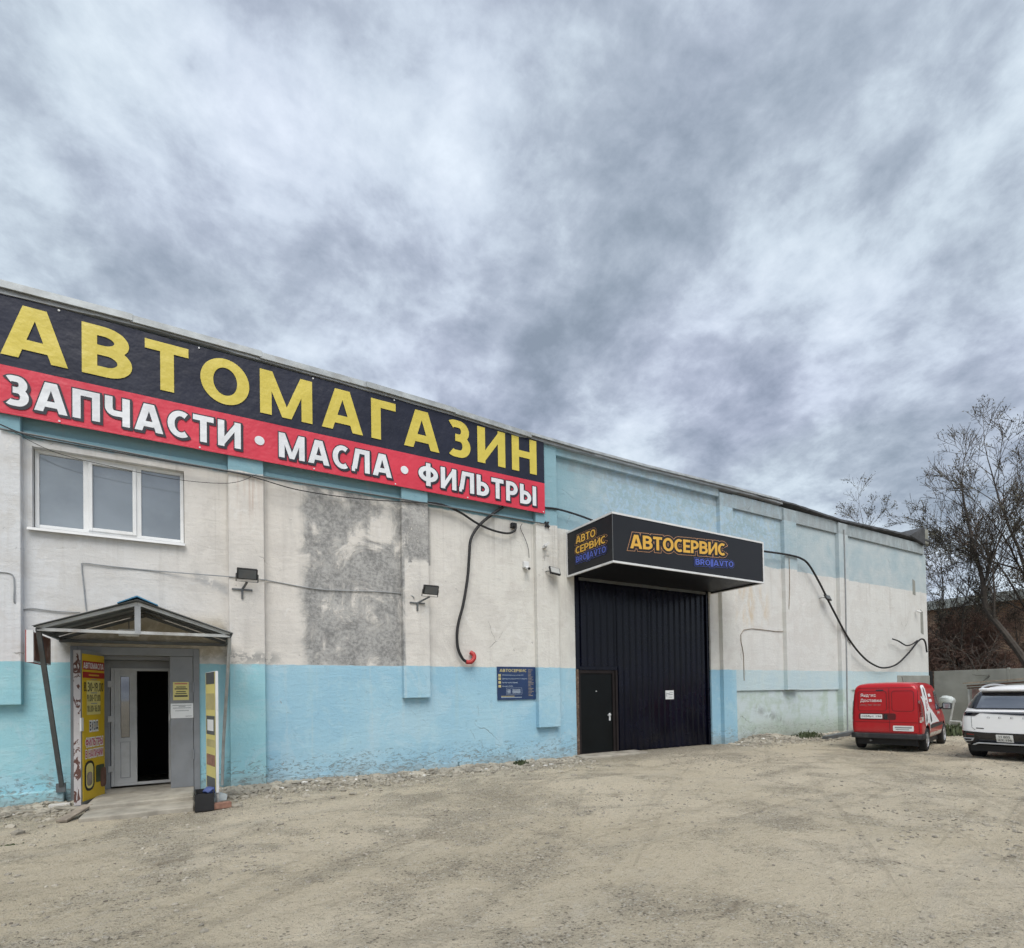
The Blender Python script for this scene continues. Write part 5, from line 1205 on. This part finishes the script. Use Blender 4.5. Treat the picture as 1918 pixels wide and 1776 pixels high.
def place(contact, wx, wy, yaw):
    h = Vector((cos(yaw), sin(yaw), 0)); l = Vector((-sin(yaw), cos(yaw), 0)); return Vector(contact) - h*wx - l*wy
VY = radians(13); vo = place(gp(1729, 1406.5), .63, -.69, VY)
VAN = thing('delivery_van', 'small red delivery van with white graphics parked rear-on beside the wall', 'van', (vo.x, vo.y, 0), VY)
vst = [(0.0, .70, .52, 1.60, .06), (.015, .775, .44, 1.70, .07), (.06, .805, .38, 1.775, .075), (.16, .82, .34, 1.81, .085), (.6, .83, .30, 1.825, .11), (1.6, .835, .28, 1.83, .11), (2.3, .835, .28, 1.81, .11), (2.62, .83, .28, 1.74, .13), (3.12, .82, .28, 1.30, .14), (3.30, .81, .28, 1.12, .10), (3.75, .78, .28, 1.02, .08), (3.95, .72, .34, .90, .06), (4.0, .62, .42, .78, .04)]
VAN.scale = (.97, .96, 1.0)
vb, vbv = carbody('body', vst, M['vanred'], (.66, 3.26), .305, VAN, .83)
for x in (.66, 3.26):
    for s_ in (-1, 1): wheel(VAN, x, s_*.735, .305, .185, .20)
def vd(name, mat, poly, side='rear', off=.006, **k): return decal(VAN, vbv, name, mat, poly, side, off, **k)
ring(VAN, vbv, 'door_window_pressing', 'groove', rrect(-.05, .64, 1.06, 1.60, .07), 'rear'); ring(VAN, vbv, 'door_window_pressing', 'groove', rrect(-.66, -.16, 1.06, 1.60, .07), 'rear')
vd('door_seam', 'groove', [(-.098, .53), (-.110, .53), (-.110, 1.68), (-.098, 1.68)]); vd('door_seam', 'groove', [(.73, .765), (.73, .775), (-.73, .775), (-.73, .765)])
vd('door_seam', 'groove', [(.755, .52), (.765, .52), (.735, 1.66), (.725, 1.66)]); vd('door_seam', 'groove', [(-.755, .52), (-.765, .52), (-.735, 1.66), (-.725, 1.66)]); vd('door_seam', 'groove', [(.72, 1.675), (.72, 1.685), (-.72, 1.685), (-.72, 1.675)])
vd('plate_recess', 'groove', rrect(-.25, .63, .83, 1.005, .05), off=.004)
PLT = vd('number_plate', 'paper', rrect(.06, .58, .86, .975, .015), off=.014)
cartext(VAN, vbv, 'о258ус 196', .555, .085, .885, .95, 'print', .018)
vd('door_handle', 'gloss', rrect(-.06, .03, .84, .98, .02), off=.012)
vd('brake_lamp', 'gloss', rrect(.02, .20, 1.605, 1.635, .01), off=.008)
vd('door_plate', 'paper', rrect(-.64, -.18, .545, .685, .015), off=.010); vd('door_plate_print', 'printgrey', [(-.22, .62), (-.60, .62), (-.60, .655), (-.22, .655)], off=.013); vd('door_plate_print', 'printgrey', [(-.24, .575), (-.54, .575), (-.54, .595), (-.24, .595)], off=.013)
cartext(VAN, vbv, 'Яндекс', .57, .20, 1.43, 1.53, 'paper', bold=.008); cartext(VAN, vbv, 'Доставка', .58, .07, 1.29, 1.39, 'paper', bold=.008); cartext(VAN, vbv, '(495) 700 00 07', .59, .09, 1.185, 1.245, 'pinkslat', bold=.0)
for yy, zz in ((.775, 1.30), (.79, .80), (-.775, 1.30), (-.79, .80)): vd('hinge', 'lampclear', rrect(yy - .018, yy + .018, zz - .03, zz + .03, .012), off=.015)
for s_, sd_ in ((-1, 'right'), (1, 'left')):
    vd('tail_lamp', 'lampred', [(.02, 1.36), (.10, 1.34), (.20, 1.16), (.22, .92), (.02, .92)], sd_, .012); vd('lamp_lens', 'lampclear', [(.02, .915), (.22, .915), (.22, .80), (.02, .80)], sd_, .012)
    vd('front_window', 'carglass', [(1.98, 1.03), (2.02, 1.58), (2.48, 1.58), (2.86, 1.28), (2.98, 1.06)], sd_, .006)
    vd('side_moulding', 'bumper', [(1.02, .58), (2.88, .60), (2.88, .69), (1.02, .68)], sd_, .015)
    vd('door_seam', 'groove', [(1.90, .42), (1.912, .42), (1.912, 1.68), (1.90, 1.68)], sd_, .004); vd('sill_dirt', 'lampclear', [(1.05, .34), (2.85, .34), (2.85, .46), (1.05, .46)], sd_, .004)
    vd('white_stripe', 'paper', [(.42, 1.70), (.62, 1.74), (.92, 1.74), (.98, 1.50), (1.02, 1.22), (1.15, 1.13), (1.55, .98), (2.35, .70), (1.9, .71), (1.55, .70), (1.30, .70), (1.12, .66), (1.0, .50), (.96, .70), (.86, .74), (.66, .72), (.50, .66), (.42, .72), (.38, .96), (.42, 1.16), (.36, 1.28), (.26, 1.38), (.14, 1.44), (.30, 1.44), (.44, 1.34), (.52, 1.28), (.50, 1.45)], sd_, .008, ml=.08)
    vd('black_mark', 'print', [(.66, 1.66), (.74, 1.68), (.78, 1.56), (.72, 1.50), (.80, 1.38), (.70, 1.46), (.64, 1.56)], sd_, .011)
    vd('black_mark', 'print', [(.56, 1.0), (.66, .96), (.60, .88), (.66, .80), (.56, .72), (.50, .82), (.56, .90)], sd_, .011); vd('black_mark', 'print', [(1.08, 1.02), (1.18, .94), (1.12, .86), (1.26, .76), (1.14, .74), (1.04, .84), (1.10, .92)], sd_, .011)
    vd('round_emblem', 'crimson', [(.76 + .12*cos(t*pi/8), 1.20 + .15*sin(t*pi/8)) for t in range(16)], sd_, .011); vd('round_emblem', 'paper', [(.76 + .08*cos(t*pi/8), 1.20 + .11*sin(t*pi/8)) for t in range(16)], sd_, .013); vd('emblem_mark', 'crimson', [(.70, 1.14), (.74, 1.13), (.83, 1.26), (.78, 1.27)], sd_, .015)
    vd('side_print', 'paper', [(1.15, 1.42), (1.50, 1.42), (1.46, 1.50), (1.15, 1.50)], sd_, .008); vd('side_print', 'paper', [(1.15, 1.28), (1.56, 1.28), (1.52, 1.36), (1.15, 1.36)], sd_, .008); vd('side_print', 'lampclear', [(2.1, .93), (2.5, .93), (2.5, .99), (2.1, .99)], sd_, .008)
    mm = MB(); mm.obox((2.78, s_*.97, 1.13), (.10, .22, .19)); mr = build(mm, 'mirror', M['bumper'], VAN, local=True, bevel=.03); mm = MB(); mm.obox((2.727, s_*.97, 1.13), (.006, .17, .14)); build(mm, 'mirror_glass', M['pane'], mr, local=True, bevel=.01); mm = MB(); mm.bar((2.80, s_*.80, 1.06), (2.78, s_*.90, 1.10), .06, .05); build(mm, 'mirror_arm', M['bumper'], mr, local=True)
vd('windscreen', 'carglass', [(-.62, 1.68), (.62, 1.68), (.70, 1.24), (-.70, 1.24)], 'front', .006)
mb = MB(); mb.prism([(.44, -.845), (.02, -.835), (-.045, -.72), (-.06, 0), (-.045, .72), (.02, .835), (.44, .845), (.44, .79), (.08, .77), (.08, -.77), (.44, -.79)], lambda u, v, t: (u, v, t), .33, .475); build(mb, 'rear_bumper', M['bumper'], VAN, local=True, bevel=.025)
mb = MB(); mb.prism([(.06, -.74), (-.035, -.66), (-.045, 0), (-.035, .66), (.06, .74)], lambda u, v, t: (u, v, t), .472, .50); build(mb, 'bumper_lip', M['groove'], VAN, local=True)
mb = MB(); mb.tube([(.1, .35, .27), (-.03, .35, .27)], .025, 8); build(mb, 'exhaust', M['steel'], VAN, local=True)
mb = MB(); mb.box(.15, 3.8, -.70, .70, .16, .33); build(mb, 'underbody_shade_block', M['black'], VAN, local=True)  # black block shaped wide and low to darken the ground under the van
mb = MB(); mb.tube([(2.3, 0, 1.82), (2.15, 0, 2.0)], .006, 5); build(mb, 'aerial', M['black'], VAN, local=True)

UY = radians(3); uo = place(gp(1836, 1417), .82, .79, UY)
SUV = thing('white_suv', 'shiny white SUV parked rear-on at the right edge of the yard', 'car', (uo.x, uo.y, 0), UY)
ust = [(0.0, .68, .60, 1.04, .05), (.02, .80, .50, 1.13, .07), (.07, .885, .42, 1.22, .11), (.15, .92, .36, 1.36, .18), (.26, .935, .30, 1.52, .22), (.44, .94, .28, 1.635, .245), (.8, .94, .27, 1.69, .255), (1.8, .94, .26, 1.71, .26), (2.4, .94, .26, 1.65, .26), (3.05, .93, .26, 1.22, .22), (3.3, .92, .26, 1.10, .14), (4.0, .88, .28, 1.0, .10), (4.32, .80, .34, .88, .08), (4.42, .66, .44, .78, .04)]
ub, ubv = carbody('body', ust, M['suvwhite'], (.82, 3.5), .35, SUV, .93)
for x in (.82, 3.5):
    for s_ in (-1, 1): wheel(SUV, x, s_*.81, .35, .225, .24)
def ud(name, mat, poly, side='rear', off=.006, **k): return decal(SUV, ubv, name, mat, poly, side, off, **k)
ud('rear_glass_frame', 'gloss', [(.84, 1.20), (.70, 1.50), (.64, 1.545), (-.64, 1.545), (-.70, 1.50), (-.84, 1.20), (-.60, 1.165), (.60, 1.165)], off=.014, ml=.05)
ud('rear_glass', 'carglass', [(.62, 1.19), (.56, 1.46), (-.56, 1.46), (-.62, 1.19)], off=.020, ml=.05)
mb = MB(); mb.prism([(.55, .645), (.24, .62), (.17, .45), (.15, 0), (.17, -.45), (.24, -.62), (.55, -.645), (.62, 0)], lambda u, v, t: (u, v, t + .05*u), 1.56, 1.615); build(mb, 'spoiler', M['suvwhite'], SUV, local=True, bevel=.015)
ud('lamp_bar', 'gloss', [(.93, 1.105), (.92, 1.005), (.64, 1.005), (.54, 1.075), (-.54, 1.075), (-.64, 1.005), (-.92, 1.005), (-.93, 1.105)], off=.010, ml=.07)
ud('lamp_strip', 'silver', [(.80, 1.094), (.80, 1.083), (-.80, 1.083), (-.80, 1.094)], off=.014)
for i_, ch in enumerate('GEELY'): cartext(SUV, ubv, ch, .42 - i_*.20, .37 - i_*.20, .955, .995, 'printgrey', .012, .0, 'letter')
ud('tailgate_seam', 'groovew', [(.70, 1.01), (.71, 1.01), (.70, .74), (.64, .685), (.63, .692), (.69, .745)]); ud('badge', 'print', [(.62, .72), (.48, .715), (.48, .735), (.62, .74)])
ud('bumper_panel', 'gloss', [(.91, .66), (.91, .50), (.82, .33), (-.82, .33), (-.91, .50), (-.91, .66), (-.45, .635), (.45, .635)], off=.014, ml=.07)
ud('reflector', 'lampred', [(.80, .60), (.66, .59), (.66, .565), (.80, .575)], off=.018)
UP = ud('number_plate', 'paper', rrect(-.02, .27, .43, .60, .012), off=.03)
cartext(SUV, ubv, 'Н 805', .22, .03, .525, .58, 'print', .034); cartext(SUV, ubv, 'ХХ 196', .24, .01, .455, .505, 'print', .034)
mb = MB(); mb.prism([(.70, .35), (.60, .405), (-.60, .405), (-.70, .35), (-.66, .34), (-.58, .375), (.58, .375), (.66, .34)], lambda u, v, t: (t, u, v), .0, .09); build(mb, 'skid_plate', M['silver'], SUV, local=True, bevel=.008)
for s_ in (-1, 1):
    mb = MB(); mb.prism([(s_*.86, .50), (s_*.66, .50), (s_*.70, .43), (s_*.82, .42)], lambda u, v, t: (t, u, v), .0, .10); e = build(mb, 'exhaust_trim', M['silver'], SUV, local=True, bevel=.008)
    mb = MB(); mb.prism([(s_*.84, .485), (s_*.69, .485), (s_*.72, .445), (s_*.81, .44)], lambda u, v, t: (t, u, v), -.006, .05); build(mb, 'exhaust_opening', M['black'], e, local=True)
    mb = MB(); mb.tube(smooth_path([(.55, s_*.66, 1.60), (.75, s_*.665, 1.675), (1.4, s_*.66, 1.72), (2.1, s_*.65, 1.695), (2.3, s_*.65, 1.65)], 5), .022, 8); build(mb, 'roof_rail', M['silver'], SUV, local=True, smooth=True)
    sd_ = 'right' if s_ < 0 else 'left'
    ud('side_glass', 'darkglass', [(.42, 1.10), (.55, 1.45), (1.0, 1.53), (2.3, 1.50), (2.85, 1.18), (2.9, 1.06), (1.2, 1.04)], sd_, .006); ud('wheel_arch_trim', 'bumper', [(.30, .30), (.34, .62), (.55, .80), (.82, .84), (1.09, .80), (1.30, .62), (1.34, .30), (1.27, .30), (1.22, .58), (1.04, .74), (.82, .78), (.60, .74), (.42, .58), (.38, .30)], sd_, .012); ud('sill', 'bumper', [(1.3, .27), (3.05, .27), (3.05, .42), (1.3, .42)], sd_, .010)
    mm = MB(); mm.obox((2.72, s_*1.04, 1.10), (.12, .20, .15)); mr = build(mm, 'mirror', M['suvwhite'], SUV, local=True, bevel=.03); mm = MB(); mm.bar((2.76, s_*.88, 1.05), (2.73, s_*.97, 1.08), .05, .04); build(mm, 'mirror_arm', M['bumper'], mr, local=True)
ud('windscreen', 'carglass', [(-.60, 1.55), (.60, 1.55), (.74, 1.15), (-.74, 1.15)], 'front', .006)
mb = MB(); mb.box(.2, 4.2, -.78, .78, .19, .38); build(mb, 'underbody_shade_block', M['black'], SUV, local=True)  # underside block, broad and low so the shade beneath the car deepens
